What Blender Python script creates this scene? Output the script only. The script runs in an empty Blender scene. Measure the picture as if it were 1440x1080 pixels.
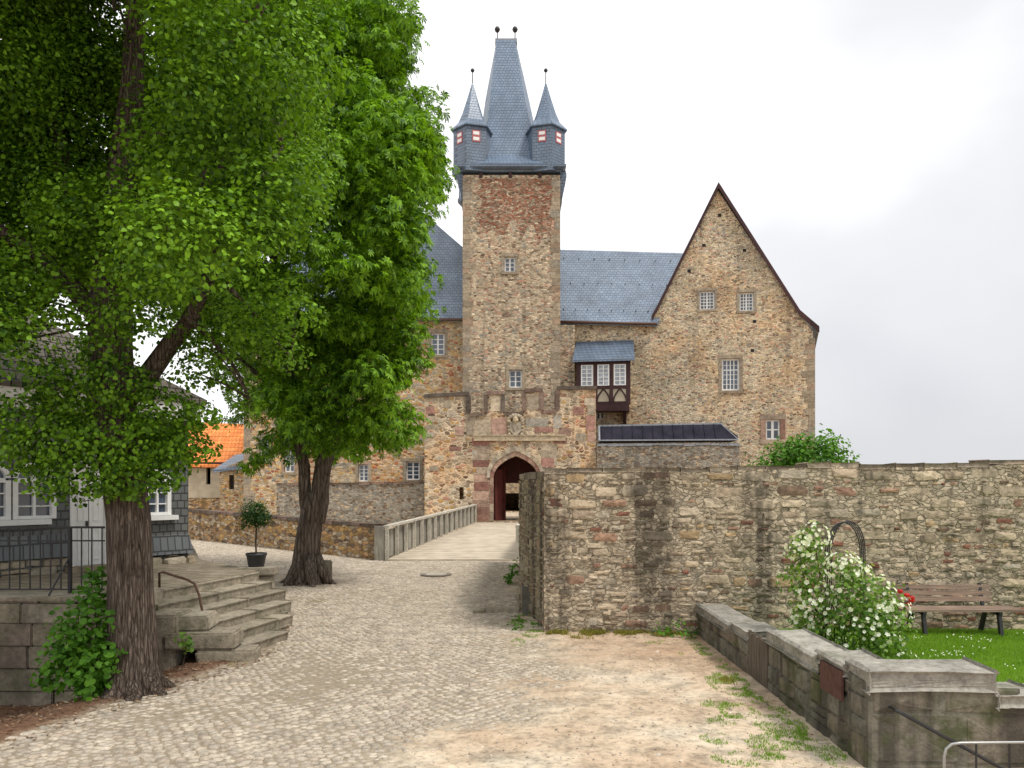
import bpy, bmesh, math, random
import numpy as np
from mathutils import Vector, Matrix
from mathutils.geometry import tessellate_polygon

random.seed(7)
rng = np.random.default_rng(11)
S = bpy.context.scene
COL = S.collection
R = math.radians

# ------------------------------------------------------------------ camera
F, HY, EYE = 1100.0, 685.0, 2.5          # focal length in photo pixels, horizon row, eye height
cam_d = bpy.data.cameras.new('camera'); cam = bpy.data.objects.new('camera', cam_d); COL.objects.link(cam)
cam_d.sensor_width = 36; cam_d.lens = 36 * F / 1440
cam_d.shift_y = (HY - 540) / 1440
cam.location = (0, 0, EYE); cam.rotation_euler = (R(90), 0, 0)
cam_d.clip_end = 3000; cam_d.clip_start = .05
S.camera = cam

# ------------------------------------------------------------------ world
W = bpy.data.worlds.new('World'); S.world = W; W.use_nodes = True
nt = W.node_tree; nt.nodes.clear()
def wn(t, **k):
    n = nt.nodes.new(t)
    for a, b in k.items(): setattr(n, a, b)
    return n
SUN_AZ, SUN_EL = R(122), R(60)           # azimuth clockwise from +Y (the view direction), elevation
tc = wn('ShaderNodeTexCoord')
sky = wn('ShaderNodeTexSky', sky_type='NISHITA', sun_disc=False, sun_elevation=SUN_EL, sun_rotation=SUN_AZ)
skym = wn('ShaderNodeMix', data_type='RGBA', blend_type='MULTIPLY'); skym.inputs[0].default_value = 1
skym.inputs[7].default_value = (.1, .1, .1, 1)
nt.links.new(sky.outputs[0], skym.inputs[6])
mp = wn('ShaderNodeMapping'); mp.inputs['Scale'].default_value = (1.5, 1.5, 2.2); mp.inputs['Location'].default_value = (.35, .2, .4)
nt.links.new(tc.outputs['Generated'], mp.inputs[0])
nz = wn('ShaderNodeTexNoise'); nz.inputs['Scale'].default_value = 1.15; nz.inputs['Detail'].default_value = 5; nz.inputs['Roughness'].default_value = .42
nt.links.new(mp.outputs[0], nz.inputs[0])
sx = wn('ShaderNodeSeparateXYZ'); nt.links.new(tc.outputs['Generated'], sx.inputs[0])
m1 = wn('ShaderNodeMath', operation='MULTIPLY_ADD'); m1.inputs[1].default_value = .55; m1.inputs[2].default_value = .09
nt.links.new(sx.outputs[0], m1.inputs[0])
m1b = wn('ShaderNodeMath', operation='MULTIPLY_ADD'); m1b.inputs[1].default_value = -.15
nt.links.new(sx.outputs[2], m1b.inputs[0]); nt.links.new(m1.outputs[0], m1b.inputs[2])
m2 = wn('ShaderNodeMath', operation='MULTIPLY_ADD'); m2.inputs[1].default_value = .85
nt.links.new(nz.outputs[0], m2.inputs[0]); nt.links.new(m1b.outputs[0], m2.inputs[2])
cr = wn('ShaderNodeValToRGB')
e = cr.color_ramp.elements
e[0].position = .50; e[0].color = (1.18, 1.18, 1.18, 1)
e[1].position = .80; e[1].color = (.67, .675, .705, 1)
x_ = cr.color_ramp.elements.new(.62); x_.color = (.85, .855, .87, 1)
nt.links.new(m2.outputs[0], cr.inputs[0])
mx = wn('ShaderNodeMix', data_type='RGBA'); mx.inputs[0].default_value = .93
nt.links.new(skym.outputs[2], mx.inputs[6]); nt.links.new(cr.outputs[0], mx.inputs[7])
bg = wn('ShaderNodeBackground'); bg.inputs[1].default_value = 1.0
nt.links.new(mx.outputs[2], bg.inputs[0])
wo = wn('ShaderNodeOutputWorld'); nt.links.new(bg.outputs[0], wo.inputs[0])

# ------------------------------------------------------------------ sun, exposure
sd = bpy.data.lights.new('sun', 'SUN'); sd.energy = 2.6; sd.angle = R(15); sd.color = (1, .95, .88)
so = bpy.data.objects.new('sun', sd); COL.objects.link(so)
dv = Vector((math.sin(SUN_AZ) * math.cos(SUN_EL), math.cos(SUN_AZ) * math.cos(SUN_EL), math.sin(SUN_EL)))
so.rotation_euler = dv.to_track_quat('Z', 'Y').to_euler()
S.view_settings.view_transform = 'Standard'; S.view_settings.look = 'None'
S.view_settings.exposure = 0.18; S.view_settings.gamma = 1
S.cycles.max_bounces = 7; S.cycles.transparent_max_bounces = 8

# ------------------------------------------------------------------ helpers
def at(px, py, Y):      # photo pixel + distance -> point
    return Vector(((px - 720) / F * Y, Y, EYE - (py - HY) / F * Y))
class Plane:            # vertical plane through two ground points
    def __init__(s, a, b):
        s.a = Vector((a[0], a[1], 0)); s.d = Vector((b[0] - a[0], b[1] - a[1], 0)).normalized()
        s.n = Vector((s.d.y, -s.d.x, 0))       # towards the viewer when d runs to the right
    def uz(s, px, py):
        k = (px - 720) / F
        # a.x + u d.x = k (a.y + u d.y)
        u = (k * s.a.y - s.a.x) / (s.d.x - k * s.d.y)
        Y = s.a.y + u * s.d.y
        return (u, EYE - (py - HY) / F * Y)
    def P(s, u, z, off=0.0):
        p = s.a + s.d * u + s.n * off
        return Vector((p.x, p.y, z))
def hnoise(x, y, seed=0):
    xi = np.floor(x).astype(np.int64); yi = np.floor(y).astype(np.int64); fx = x - xi; fy = y - yi
    fx = fx * fx * (3 - 2 * fx); fy = fy * fy * (3 - 2 * fy)
    def h(a, b):
        n = (a * 374761393 + b * 668265263 + seed * 974711) & 0xffffffff
        n = ((n ^ (n >> 13)) * 1274126177) & 0xffffffff
        return ((n ^ (n >> 16)) & 0xffff) / 65535.0
    return (h(xi, yi) * (1 - fx) + h(xi + 1, yi) * fx) * (1 - fy) + (h(xi, yi + 1) * (1 - fx) + h(xi + 1, yi + 1) * fx) * fy
def fbm(x, y, seed=0, o=4):
    x = np.asarray(x, float); y = np.asarray(y, float); s = 0; a = .5
    for i in range(o):
        s = s + a * hnoise(x, y, seed + i); x = x * 2.03; y = y * 2.03; a *= .5
    return s

class MB:
    def __init__(s): s.v = []; s.f = []
    def add(s, vs, fs):
        o = len(s.v); s.v += [tuple(v) for v in vs]; s.f += [tuple(i + o for i in f) for f in fs]
    def hexa(s, p):       # 8 points, bottom 0-3 then top 4-7
        s.add(p, [(0, 3, 2, 1), (4, 5, 6, 7), (0, 1, 5, 4), (1, 2, 6, 5), (2, 3, 7, 6), (3, 0, 4, 7)])
    def box(s, x0, x1, y0, y1, z0, z1):
        s.hexa([(x0, y0, z0), (x1, y0, z0), (x1, y1, z0), (x0, y1, z0), (x0, y0, z1), (x1, y0, z1), (x1, y1, z1), (x0, y1, z1)])
    def pbox(s, pl, u0, u1, z0, z1, o0, o1):   # box on a Plane, offsets along its normal
        q = [pl.P(u0, z0, o1), pl.P(u1, z0, o1), pl.P(u1, z0, o0), pl.P(u0, z0, o0), pl.P(u0, z1, o1), pl.P(u1, z1, o1), pl.P(u1, z1, o0), pl.P(u0, z1, o0)]
        s.hexa(q)
    def beam(s, a, b, w, h, up=(0, 0, 1)):
        a = Vector(a); b = Vector(b); d = (b - a).normalized(); up = Vector(up)
        if abs(d.dot(up)) > .98: up = Vector((0, 1, 0))
        r = d.cross(up).normalized() * w / 2; t = r.cross(d).normalized() * h / 2
        s.hexa([a - r - t, a + r - t, b + r - t, b - r - t, a - r + t, a + r + t, b + r + t, b - r + t])
    def tube(s, pts, rad, n=10, cap=True, wob=0, seed=0):
        pts = [Vector(p) for p in pts]
        if not hasattr(rad, '__len__'): rad = [rad] * len(pts)
        o = len(s.v); ref = Vector((1, 0, 0))
        for i, p in enumerate(pts):
            d = (pts[min(i + 1, len(pts) - 1)] - pts[max(i - 1, 0)]).normalized()
            ref = (ref - d * ref.dot(d))
            if ref.length < 1e-3: ref = d.orthogonal()
            ref.normalize(); b = d.cross(ref)
            for k in range(n):
                a = 2 * math.pi * k / n; r = rad[i]
                if wob: r *= 1 + wob * (math.sin(a * 5 + seed + i * .35) * .5 + math.sin(a * 9 + i * .5 + seed * 2) * .35 + math.sin(a * 3 - i * .22 + seed) * .5)
                s.v.append(tuple(p + ref * math.cos(a) * r + b * math.sin(a) * r))
        for i in range(len(pts) - 1):
            for k in range(n):
                k2 = (k + 1) % n
                s.f.append((o + i * n + k, o + i * n + k2, o + (i + 1) * n + k2, o + (i + 1) * n + k))
        if cap:
            s.f.append(tuple(o + k for k in reversed(range(n)))); e_ = o + (len(pts) - 1) * n
            s.f.append(tuple(e_ + k for k in range(n)))
    def lathe(s, c, prof, n=16):
        s.tube([(c[0], c[1], c[2] + z) for r, z in prof], [max(r, .001) for r, z in prof], n)
    def rings(s, rings_):    # list of rings of points with same count
        o = len(s.v); n = len(rings_[0])
        for r in rings_: s.v += [tuple(p) for p in r]
        for i in range(len(rings_) - 1):
            for k in range(n):
                k2 = (k + 1) % n
                s.f.append((o + i * n + k, o + i * n + k2, o + (i + 1) * n + k2, o + (i + 1) * n + k))
        s.f.append(tuple(o + k for k in reversed(range(n)))); e_ = o + (len(rings_) - 1) * n
        s.f.append(tuple(e_ + k for k in range(n)))
    def prism(s, pl, poly, o0, o1):     # polygon (u,z) on plane, extruded between offsets o0 (back) and o1 (front)
        n = len(poly); fr = [pl.P(u, z, o1) for u, z in poly]; bk = [pl.P(u, z, o0) for u, z in poly]
        fs = [tuple(range(n)), tuple(range(2 * n - 1, n - 1, -1))]
        for i in range(n): j = (i + 1) % n; fs.append((i, i + n, j + n, j))
        s.add(fr + bk, fs)
    def wall(s, pl, outline, holes=(), th=.6, rev=.28):
        # front face with real openings, reveals and outer sides
        polys = [[Vector((u, z, 0)) for u, z in outline]] + [[Vector((u, z, 0)) for u, z in h] for h in holes]
        flat = [p for q in polys for p in q]; tri = tessellate_polygon(polys)
        s.add([pl.P(p.x, p.y) for p in flat], [t for t in tri])
        n = len(outline)
        fr = [pl.P(u, z) for u, z in outline]; bk = [pl.P(u, z, -th) for u, z in outline]
        s.add(fr + bk, [(i, (i + 1) % n, (i + 1) % n + n, i + n) for i in range(n)])
        revs = rev if isinstance(rev, (list, tuple)) else [rev] * len(holes)
        pb = [polys[0]] + [p for p, q in zip(polys[1:], revs) if q >= th]; fb_ = [p for q in pb for p in q]
        s.add([pl.P(p.x, p.y, -th) for p in fb_], [t for t in tessellate_polygon(pb)])
        for h, rev in zip(holes, revs):
            m = len(h); a = [pl.P(u, z) for u, z in h]; b = [pl.P(u, z, -rev) for u, z in h]
            s.add(a + b, [(i, i + m, (i + 1) % m + m, (i + 1) % m) for i in range(m)])
    def build(s, name, mat, parent=None, smooth=False, mats=None, fm=None):
        base = Vector((0, 0, 0))
        if parent is not None:
            pr = parent
            base = Vector(pr.get('_b', (0, 0, 0)))
        me = bpy.data.meshes.new(name)
        va = np.array(s.v, float).reshape(-1, 3) - np.array(base)
        me.from_pydata(va.tolist(), [], s.f)
        if mats:
            for m in mats: me.materials.append(m)
            if fm: me.polygons.foreach_set('material_index', fm)
        else: me.materials.append(mat)
        bm = bmesh.new(); bm.from_mesh(me); bmesh.ops.recalc_face_normals(bm, faces=bm.faces) if len(bm.faces) < 60000 else None
        bm.to_mesh(me); bm.free()
        if smooth: me.polygons.foreach_set('use_smooth', [True] * len(me.polygons))
        me.update()
        o = bpy.data.objects.new(name, me); COL.objects.link(o)
        if parent is not None:
            o.parent = parent; o['_b'] = tuple(base)
        return o
def thing(name, label, cat, loc=(0, 0, 0), group=None):
    o = bpy.data.objects.new(name, None); COL.objects.link(o); o.location = loc; o.empty_display_size = .2
    o['label'] = label; o['category'] = cat; o['_b'] = tuple(loc)
    if group: o['group'] = group
    return o
def tag(o, label=None, cat=None, group=None, kind=None):
    if label: o['label'] = label
    if cat: o['category'] = cat
    if group: o['group'] = group
    if kind: o['kind'] = kind
    return o
def recentre(o, loc):       # move the origin of a one-mesh thing to its base
    o.data.transform(Matrix.Translation(-Vector(loc))); o.location = loc; return o

# ------------------------------------------------------------------ materials
class NT:
    def __init__(s, name, rough=.85, spec=.3):
        s.m = bpy.data.materials.new(name); s.m.use_nodes = True; s.t = s.m.node_tree
        s.b = s.t.nodes['Principled BSDF']; s.b.inputs['Roughness'].default_value = rough
        s.b.inputs['Specular IOR Level'].default_value = spec
    def n(s, t, ins=None, **k):
        x = s.t.nodes.new(t)
        for a, b in k.items(): setattr(x, a, b)
        if ins:
            for a, b in ins.items():
                if isinstance(b, bpy.types.NodeSocket): s.t.links.new(b, x.inputs[a])
                else: x.inputs[a].default_value = b
        return x
    def l(s, a, b): s.t.links.new(a, b)
    def obj(s, scale=(1, 1, 1), world=True, rot=(0, 0, 0)):
        g = s.n('ShaderNodeNewGeometry').outputs['Position'] if world else s.n('ShaderNodeTexCoord').outputs['Object']
        return s.n('ShaderNodeMapping', {0: g, 'Scale': scale, 'Rotation': rot}).outputs[0]
    def noise(s, vec, scale, detail=4, rough=.55, dist=0):
        return s.n('ShaderNodeTexNoise', {0: vec, 'Scale': scale, 'Detail': detail, 'Roughness': rough, 'Distortion': dist})
    def ramp(s, fac, stops, interp='LINEAR'):
        r = s.n('ShaderNodeValToRGB', {0: fac}); cr = r.color_ramp; cr.interpolation = interp
        while len(cr.elements) > 1: cr.elements.remove(cr.elements[-1])
        for i, (p, c) in enumerate(stops):
            e = cr.elements[0] if i == 0 else cr.elements.new(p)
            e.position = p; c = c if hasattr(c, '__len__') else (c, c, c)
            e.color = (*c, 1)
        return r.outputs[0]
    def mix(s, f, a, b, mode='MIX'):
        x = s.n('ShaderNodeMix', data_type='RGBA', blend_type=mode)
        for i, v in ((0, f), (6, a), (7, b)):
            if isinstance(v, bpy.types.NodeSocket): s.l(v, x.inputs[i])
            elif i == 0: x.inputs[0].default_value = v
            else: x.inputs[i].default_value = (*v, 1)
        return x.outputs[2]
    def math(s, op, a, b=0.0, c=0.0):
        return s.n('ShaderNodeMath', {0: a, 1: b, 2: c}, operation=op).outputs[0]
    def bump(s, h, strength=.5, dist=.02, prev=None):
        d = {'Height': h, 'Strength': strength, 'Distance': dist}
        if prev is not None: d['Normal'] = prev
        return s.n('ShaderNodeBump', d).outputs[0]
    def fin(s, col=None, normal=None):
        if col is not None:
            if isinstance(col, bpy.types.NodeSocket): s.l(col, s.b.inputs[0])
            else: s.b.inputs[0].default_value = (*col, 1)
        if normal is not None: s.l(normal, s.b.inputs['Normal'])
        return s.m

def rubble(name, stones, mortar, scale=3.2, flat=1.9, mort=.05, stain=0.0, patch=None, top=None, big=None, gain=1, stain_x=1.9):
    """irregular rubble masonry: stretched 3-D voronoi cells, each its own colour, mortar in the joints"""
    t = NT(name, .93, .15); v = t.obj((1, 1, flat))
    w = t.noise(v, 1.6, 3); w2 = t.n('ShaderNodeVectorMath', {0: w.outputs['Color'], 1: (.5, .5, .5)}, operation='SUBTRACT').outputs[0]
    w3 = t.n('ShaderNodeVectorMath', {0: w2, 'Scale': .34}, operation='SCALE').outputs[0]
    vv = t.n('ShaderNodeVectorMath', {0: v, 1: w3}, operation='ADD').outputs[0]
    vo = t.n('ShaderNodeTexVoronoi', {0: vv, 'Scale': scale, 'Randomness': .92})
    ve = t.n('ShaderNodeTexVoronoi', {0: vv, 'Scale': scale, 'Randomness': .92}, feature='DISTANCE_TO_EDGE')
    rc = t.n('ShaderNodeSeparateColor', {0: vo.outputs['Color']})
    n = len(stones); col = t.ramp(rc.outputs[0], [(i / n, c) for i, c in enumerate(stones)], 'CONSTANT')
    br = t.ramp(rc.outputs[1], [(0, .62), (.5, 1.0), (1, 1.3)])
    col = t.mix(1, col, br, 'MULTIPLY')
    fn = t.noise(t.obj(), 9, 6, .65)
    col = t.mix(.55, col, t.ramp(fn.outputs[0], [(.3, .5), (.5, 1.0), (.72, 1.35)]), 'MULTIPLY')
    jn = t.noise(t.obj(), 5, 3); th = t.math('MULTIPLY_ADD', jn.outputs[0], mort * 1.6, mort * .15)
    dd = t.math('SUBTRACT', ve.outputs['Distance'], th)
    edge = t.ramp(t.math('MULTIPLY_ADD', dd, 9.0, .5), [(.42, 1), (.62, 0)])
    mcol = t.mix(.7, mortar, t.ramp(fn.outputs[0], [(.3, .6), (.7, 1.25)]), 'MULTIPLY')
    # the odd deep, dark joint
    dj = t.noise(t.obj((1, 1, 2)), 1.9, 4, .6)
    mcol = t.mix(t.ramp(dj.outputs[0], [(.5, 0), (.64, .8)]), mcol, tuple(c * .35 for c in mortar))
    col = t.mix(edge, col, mcol)
    lg = t.noise(t.obj(), .28, 4, .6)
    col = t.mix(.6, col, t.ramp(lg.outputs[0], [(.3, .58), (.5, 1.0), (.72, 1.28)]), 'MULTIPLY')
    l2 = t.noise(t.obj((1, 1, 1.5)), .55, 5, .65, .6)
    col = t.mix(t.ramp(l2.outputs[0], [(.5, 0), (.6, .55)]), col, (.82, .86, .92), 'MULTIPLY')
    if patch:
        pn = t.noise(t.obj(), .33, 4, .6, .4)
        col = t.mix(t.ramp(pn.outputs[0], [(.5, 0), (.62, .5)]), col, patch, 'MULTIPLY')
    if stain:
        sn = t.noise(t.obj((1, 1, .045)), stain_x, 4, .6); sz = t.noise(t.obj(), 4, 4)
        col = t.mix(t.ramp(t.math('MULTIPLY_ADD', sz.outputs[0], .16, sn.outputs[0]), [(.62, 0), (.73, stain)]), col, (.06, .05, .04))
    h = t.math('ADD', t.math('MULTIPLY', t.ramp(dd, [(0, 0), (.09, 1)]), 1.0), t.math('MULTIPLY', fn.outputs[0], .8))
    if gain != 1: col = t.mix(1, col, (gain,) * 3, 'MULTIPLY')
    return t.fin(col, t.bump(h, .9, .05))

def island_stone(name, stones, lo=.7, hi=1.25, rough=.92, stain=0, moss=0, fine=14, topmoss=None, stain_x=1.9):
    """real stones modelled one by one: colour per stone"""
    t = NT(name, rough, .2); g = t.n('ShaderNodeNewGeometry')
    n = len(stones); ri = t.math('FRACT', t.math('ADD', g.outputs['Random Per Island'], t.n('ShaderNodeObjectInfo').outputs['Random']))
    col = t.ramp(ri, [(i / n, c) for i, c in enumerate(stones)], 'CONSTANT')
    r2 = t.math('FRACT', t.math('MULTIPLY', ri, 57.31))
    col = t.mix(1, col, t.ramp(r2, [(0, lo), (1, hi)]), 'MULTIPLY')
    fn = t.noise(t.obj(), fine, 7, .68); f2 = t.noise(t.obj((1, 1, 1.4)), 3.1, 5, .6)
    col = t.mix(.8, col, t.ramp(fn.outputs[0], [(.28, .45), (.5, 1.0), (.72, 1.4)]), 'MULTIPLY')
    col = t.mix(.75, col, t.ramp(f2.outputs[0], [(.3, .6), (.5, 1.0), (.7, 1.25)]), 'MULTIPLY')
    if stain:
        sn = t.noise(t.obj((1, 1, .045)), stain_x, 4, .6); sz = t.noise(t.obj(), 4, 4)
        f = t.math('MULTIPLY_ADD', sz.outputs[0], .16, sn.outputs[0])
        col = t.mix(t.ramp(f, [(.58, 0), (.68, stain)]), col, (.05, .043, .035))
    if moss:
        mn = t.noise(t.obj(), 2.4, 5, .65)
        col = t.mix(t.ramp(mn.outputs[0], [(.52, 0), (.66, moss)]), col, (.07, .085, .03))
    return t.fin(col, t.bump(fn.outputs[0], .75, .03))

def plain(name, c, rough=.6, spec=.3, var=.25, scale=8, bump=0, metal=0):
    t = NT(name, rough, spec); fn = t.noise(t.obj(), scale, 5, .6)
    col = t.mix(1, c, t.ramp(fn.outputs[0], [(.3, 1 - var), (.7, 1 + var)]), 'MULTIPLY')
    t.b.inputs['Metallic'].default_value = metal
    return t.fin(col, t.bump(fn.outputs[0], bump, .02) if bump else None)

def slate(name, c1, c2, row=.3, brick=.35, axis='XZ', rough=.42, mortar=(.055, .07, .095), spec=.7):
    t = NT(name, rough, spec); p = t.n('ShaderNodeSeparateXYZ', {0: t.obj()})
    u = p.outputs[0] if axis == 'XZ' else t.math('ADD', p.outputs[0], t.math('MULTIPLY', p.outputs[1], .8))
    cv = t.n('ShaderNodeCombineXYZ', {0: u, 1: p.outputs[2]})
    wv = t.noise(t.obj(), 1.3, 3); wob = t.n('ShaderNodeVectorMath', {0: wv.outputs['Color'], 'Scale': .07}, operation='SCALE').outputs[0]
    vv = t.n('ShaderNodeVectorMath', {0: cv.outputs[0], 1: wob}, operation='ADD').outputs[0]
    b = t.n('ShaderNodeTexBrick', {0: vv, 'Color1': (*c1, 1), 'Color2': (*c2, 1), 'Mortar': (*mortar, 1), 'Scale': 1, 'Mortar Size': .018, 'Mortar Smooth': .3, 'Bias': 0, 'Brick Width': brick, 'Row Height': row})
    lg = t.noise(t.obj((1, 1, .6)), .7, 5, .65)
    col = t.mix(.8, b.outputs[0], t.ramp(lg.outputs[0], [(.3, .65), (.7, 1.35)]), 'MULTIPLY')
    sg = t.math('FRACT', t.math('DIVIDE', t.n('ShaderNodeSeparateXYZ', {0: vv}).outputs[1], row))
    h = t.math('ADD', t.math('MULTIPLY', sg, -.6), t.math('MULTIPLY', b.outputs['Fac'], -.6))
    return t.fin(col, t.bump(h, .6, .05))

def wood(name, c, grain='z', rough=.8, var=.5, dark=.35, island=True):
    t = NT(name, rough, .25)
    sc = {'z': (14, 14, .9), 'x': (.9, 14, 14), 'y': (14, .9, 14)}[grain]
    fn = t.noise(t.obj(sc), 2.2, 6, .65); lg = t.noise(t.obj(), 1.7, 4)
    col = t.mix(1, c, t.ramp(fn.outputs[0], [(.3, dark + .2), (.5, 1), (.7, 1 + var)]), 'MULTIPLY')
    col = t.mix(.6, col, t.ramp(lg.outputs[0], [(.3, .65), (.7, 1.3)]), 'MULTIPLY')
    if island: col = t.mix(1, col, t.ramp(t.n('ShaderNodeNewGeometry').outputs['Random Per Island'], [(0, .7), (1, 1.25)]), 'MULTIPLY')
    return t.fin(col, t.bump(fn.outputs[0], .5, .01))

def leaf(name, dark, light, trans=.35, rough=.5):
    t = NT(name, rough, .2); g = t.n('ShaderNodeNewGeometry')
    lg = t.noise(t.obj(), .9, 3)
    f = t.math('MULTIPLY_ADD', lg.outputs[0], .7, t.math('MULTIPLY_ADD', g.outputs['Random Per Island'], .6, -.15))
    col = t.ramp(f, [(.15, dark), (.85, light)])
    t.l(col, t.b.inputs[0])
    tr = t.n('ShaderNodeBsdfTranslucent', {0: t.mix(1, col, (1.5, 1.5, .6), 'MULTIPLY')})
    ms = t.n('ShaderNodeMixShader', {0: trans, 1: t.b.outputs[0], 2: tr.outputs[0]})
    t.l(ms.outputs[0], t.t.nodes['Material Output'].inputs[0])
    return t.m

def bark(name, c, c2, sc=1):
    t = NT(name, .95, .1)
    v = t.obj((1, 1, .10)); n1 = t.noise(v, 26 * sc, 6, .75, .8); n2 = t.noise(t.obj(), 2.2, 5)
    vo = t.n('ShaderNodeTexVoronoi', {0: t.obj((1, 1, .11)), 'Scale': 27 * sc, 'Randomness': 1}, feature='DISTANCE_TO_EDGE')
    col = t.ramp(n1.outputs[0], [(.33, tuple(k * .3 for k in c)), (.5, c), (.68, c2)])
    col = t.mix(1, col, t.ramp(vo.outputs[0], [(0, .55), (.12, 1)]), 'MULTIPLY')
    col = t.mix(.6, col, t.ramp(n2.outputs[0], [(.3, .6), (.7, 1.3)]), 'MULTIPLY')
    h = t.math('ADD', t.math('MULTIPLY', t.ramp(vo.outputs[0], [(0, 0), (.2, 1)]), .7), n1.outputs[0])
    return t.fin(col, t.bump(h, 1, .05))

TAN, BUFF, RED, PINK, GREY, OCH, BRN = (.36, .275, .185), (.46, .37, .26), (.30, .115, .065), (.36, .2, .14), (.25, .23, .19), (.40, .25, .10), (.17, .115, .075)
M = {}
M['tower'] = rubble('tower_rubble', [TAN, BUFF, GREY, TAN, BUFF, BRN, BUFF, PINK, TAN], (.44, .36, .25), 4.3, 2.0, .06, gain=1.34, stain=.28)
M['tower_red'] = rubble('tower_red_rubble', [PINK, RED, TAN, RED, BRN, PINK, BUFF], (.32, .23, .16), 4.8, 2.0, .05, gain=1.1)
M['hall'] = rubble('hall_rubble', [BUFF, OCH, TAN, RED, BUFF, TAN, OCH, GREY], (.47, .38, .24), 3.8, 1.9, .06, patch=(1.1, .74, .48), gain=1.4)
M['gable'] = rubble('gable_rubble', [BUFF, (.42, .31, .18), TAN, BUFF, (.43, .36, .23), GREY, TAN, BRN, BUFF, PINK], (.54, .46, .33), 4.6, 2.2, .07, patch=(1.05, .82, .62), gain=1.42, stain=.22)
M['gate'] = rubble('gatehouse_rubble', [BUFF, TAN, OCH, BUFF, PINK, BRN, BUFF, TAN], (.54, .44, .31), 2.9, 1.8, .10, gain=1.3, stain=.3, patch=(1.05, .75, .5))
M['moat'] = rubble('moat_rubble', [GREY, TAN, (.3, .27, .22), BRN, GREY, (.2, .18, .15)], (.33, .29, .23), 4.6, 1.9, .05, stain=.35, gain=1.2)
M['parapet'] = rubble('parapet_stone', [OCH, TAN, (.4, .24, .12), BUFF, OCH, BRN], (.38, .26, .15), 3.4, 2.3, .022, stain=.45, gain=1.15)
M['mortar'] = rubble('wall_bed_mortar', [(.52, .43, .31), (.46, .38, .27), (.56, .465, .34)], (.52, .43, .31), 9, 1.6, .03, stain=.62, stain_x=1.7)
WS = [(.54, .435, .31), (.57, .465, .33), (.49, .40, .285), (.60, .49, .355), (.50, .42, .31), (.44, .35, .25), (.55, .455, .335), (.51, .40, .29), (.28, .13, .09), (.42, .26, .18), (.50, .43, .335), (.57, .455, .32), (.24, .165, .115), (.58, .475, .34), (.50, .36, .21), (.52, .43, .315), (.54, .44, .32), (.47, .40, .30), (.57, .475, .35), (.37, .22, .16)]
M['wallstone'] = island_stone('boundary_wall_stone', WS, .74, 1.08, stain=.78, moss=.22, stain_x=1.7)
M['wallcop'] = island_stone('boundary_coping_stone', [(.30, .25, .19), (.36, .30, .23), (.25, .2, .155), (.33, .27, .2)], stain=.5, moss=.35)
M['lowstone'] = island_stone('low_wall_stone', [(.18, .16, .125), (.2, .175, .135), (.165, .15, .12), (.19, .16, .12), (.18, .17, .135)], .85, 1.1, stain=.65, moss=.75, stain_x=4)
M['lowcop'] = island_stone('low_wall_coping', [(.36, .34, .295), (.33, .31, .27), (.38, .36, .31)], .85, 1.1, stain=0, moss=.45)
M['retain'] = island_stone('retaining_block', [(.25, .22, .175), (.22, .19, .15), (.25, .22, .17), (.24, .195, .155), (.27, .235, .18), (.26, .23, .165), (.23, .2, .155)], .75, 1.2, moss=.45, stain=.4)
M['step'] = island_stone('step_stone', [(.35, .305, .235), (.31, .27, .205), (.37, .325, .25)], .9, 1.08, moss=.4)
M['quoin'] = island_stone('dressed_sandstone', [(.42, .36, .26), (.38, .32, .24), (.44, .36, .25), (.40, .35, .27), (.36, .31, .23)], fine=6)
M['castlequoin'] = island_stone('castle_corner_stone', [(.35, .285, .2), (.31, .25, .18), (.38, .31, .22), (.3, .26, .2), (.36, .26, .18), (.33, .27, .2)], .8, 1.1, fine=9)
M['mixquoin'] = island_stone('mixed_sandstone', [(.43, .36, .26), (.40, .26, .20), (.38, .34, .28), (.45, .37, .27), (.36, .2, .16), (.42, .35, .26)], fine=6)
M['redquoin'] = island_stone('red_sandstone', [(.30, .17, .13), (.36, .24, .18), (.36, .28, .21), (.28, .14, .11)], fine=6)
M['cornice'] = island_stone('dark_coping', [(.16, .12, .09), (.2, .14, .11), (.13, .105, .085)], fine=6)
M['cobble'] = island_stone('cobble_stone', [(.57, .495, .40), (.55, .475, .38), (.53, .46, .37), (.58, .505, .41), (.55, .47, .37), (.50, .435, .35), (.57, .49, .39), (.51, .42, .33)], .76, 1.04, .85, fine=22)
M['slate'] = slate('blue_slate', (.115, .16, .225), (.16, .21, .28), .22, .28)
M['slate_spire'] = slate('spire_slate', (.105, .165, .25), (.145, .205, .295), .2, .24, 'XYZ')
M['slate_dark'] = slate('dark_slate_cladding', (.09, .13, .19), (.115, .16, .225), .2, .26, 'XYZ')
M['clad'] = slate('slate_cladding', (.075, .08, .075), (.11, .115, .105), .16, .2, 'XYZ', .55, (.02, .02, .02))
M['cladbase'] = slate('slate_skirt', (.08, .09, .095), (.12, .13, .13), .3, .2, 'XYZ', .5, (.02, .02, .02))
M['tile_grey'] = slate('weathered_roof_tile', (.10, .085, .07), (.17, .15, .125), .2, .22, 'XYZ', .8, (.025, .02, .018), .2)
M['tile_orange'] = slate('orange_roof_tile', (.62, .19, .05), (.75, .27, .08), .34, .3, 'XZ', .8, (.25, .07, .02), .2)
M['white'] = plain('white_paint', (.78, .78, .76), .5, .4, .06)
M['pinkpaint'] = plain('pink_red_paint', (.42, .13, .14), .6)
M['iron'] = plain('black_iron', (.02, .02, .022), .5, .5)
M['rust'] = plain('rusty_iron', (.10, .055, .035), .7, .3, .5, 30)
M['galv'] = plain('galvanised_tube', (.33, .33, .32), .4, .5, .1, 5, metal=.5)
M['darkwood'] = wood('dark_oak', (.045, .02, .02), 'z', .6)
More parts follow.
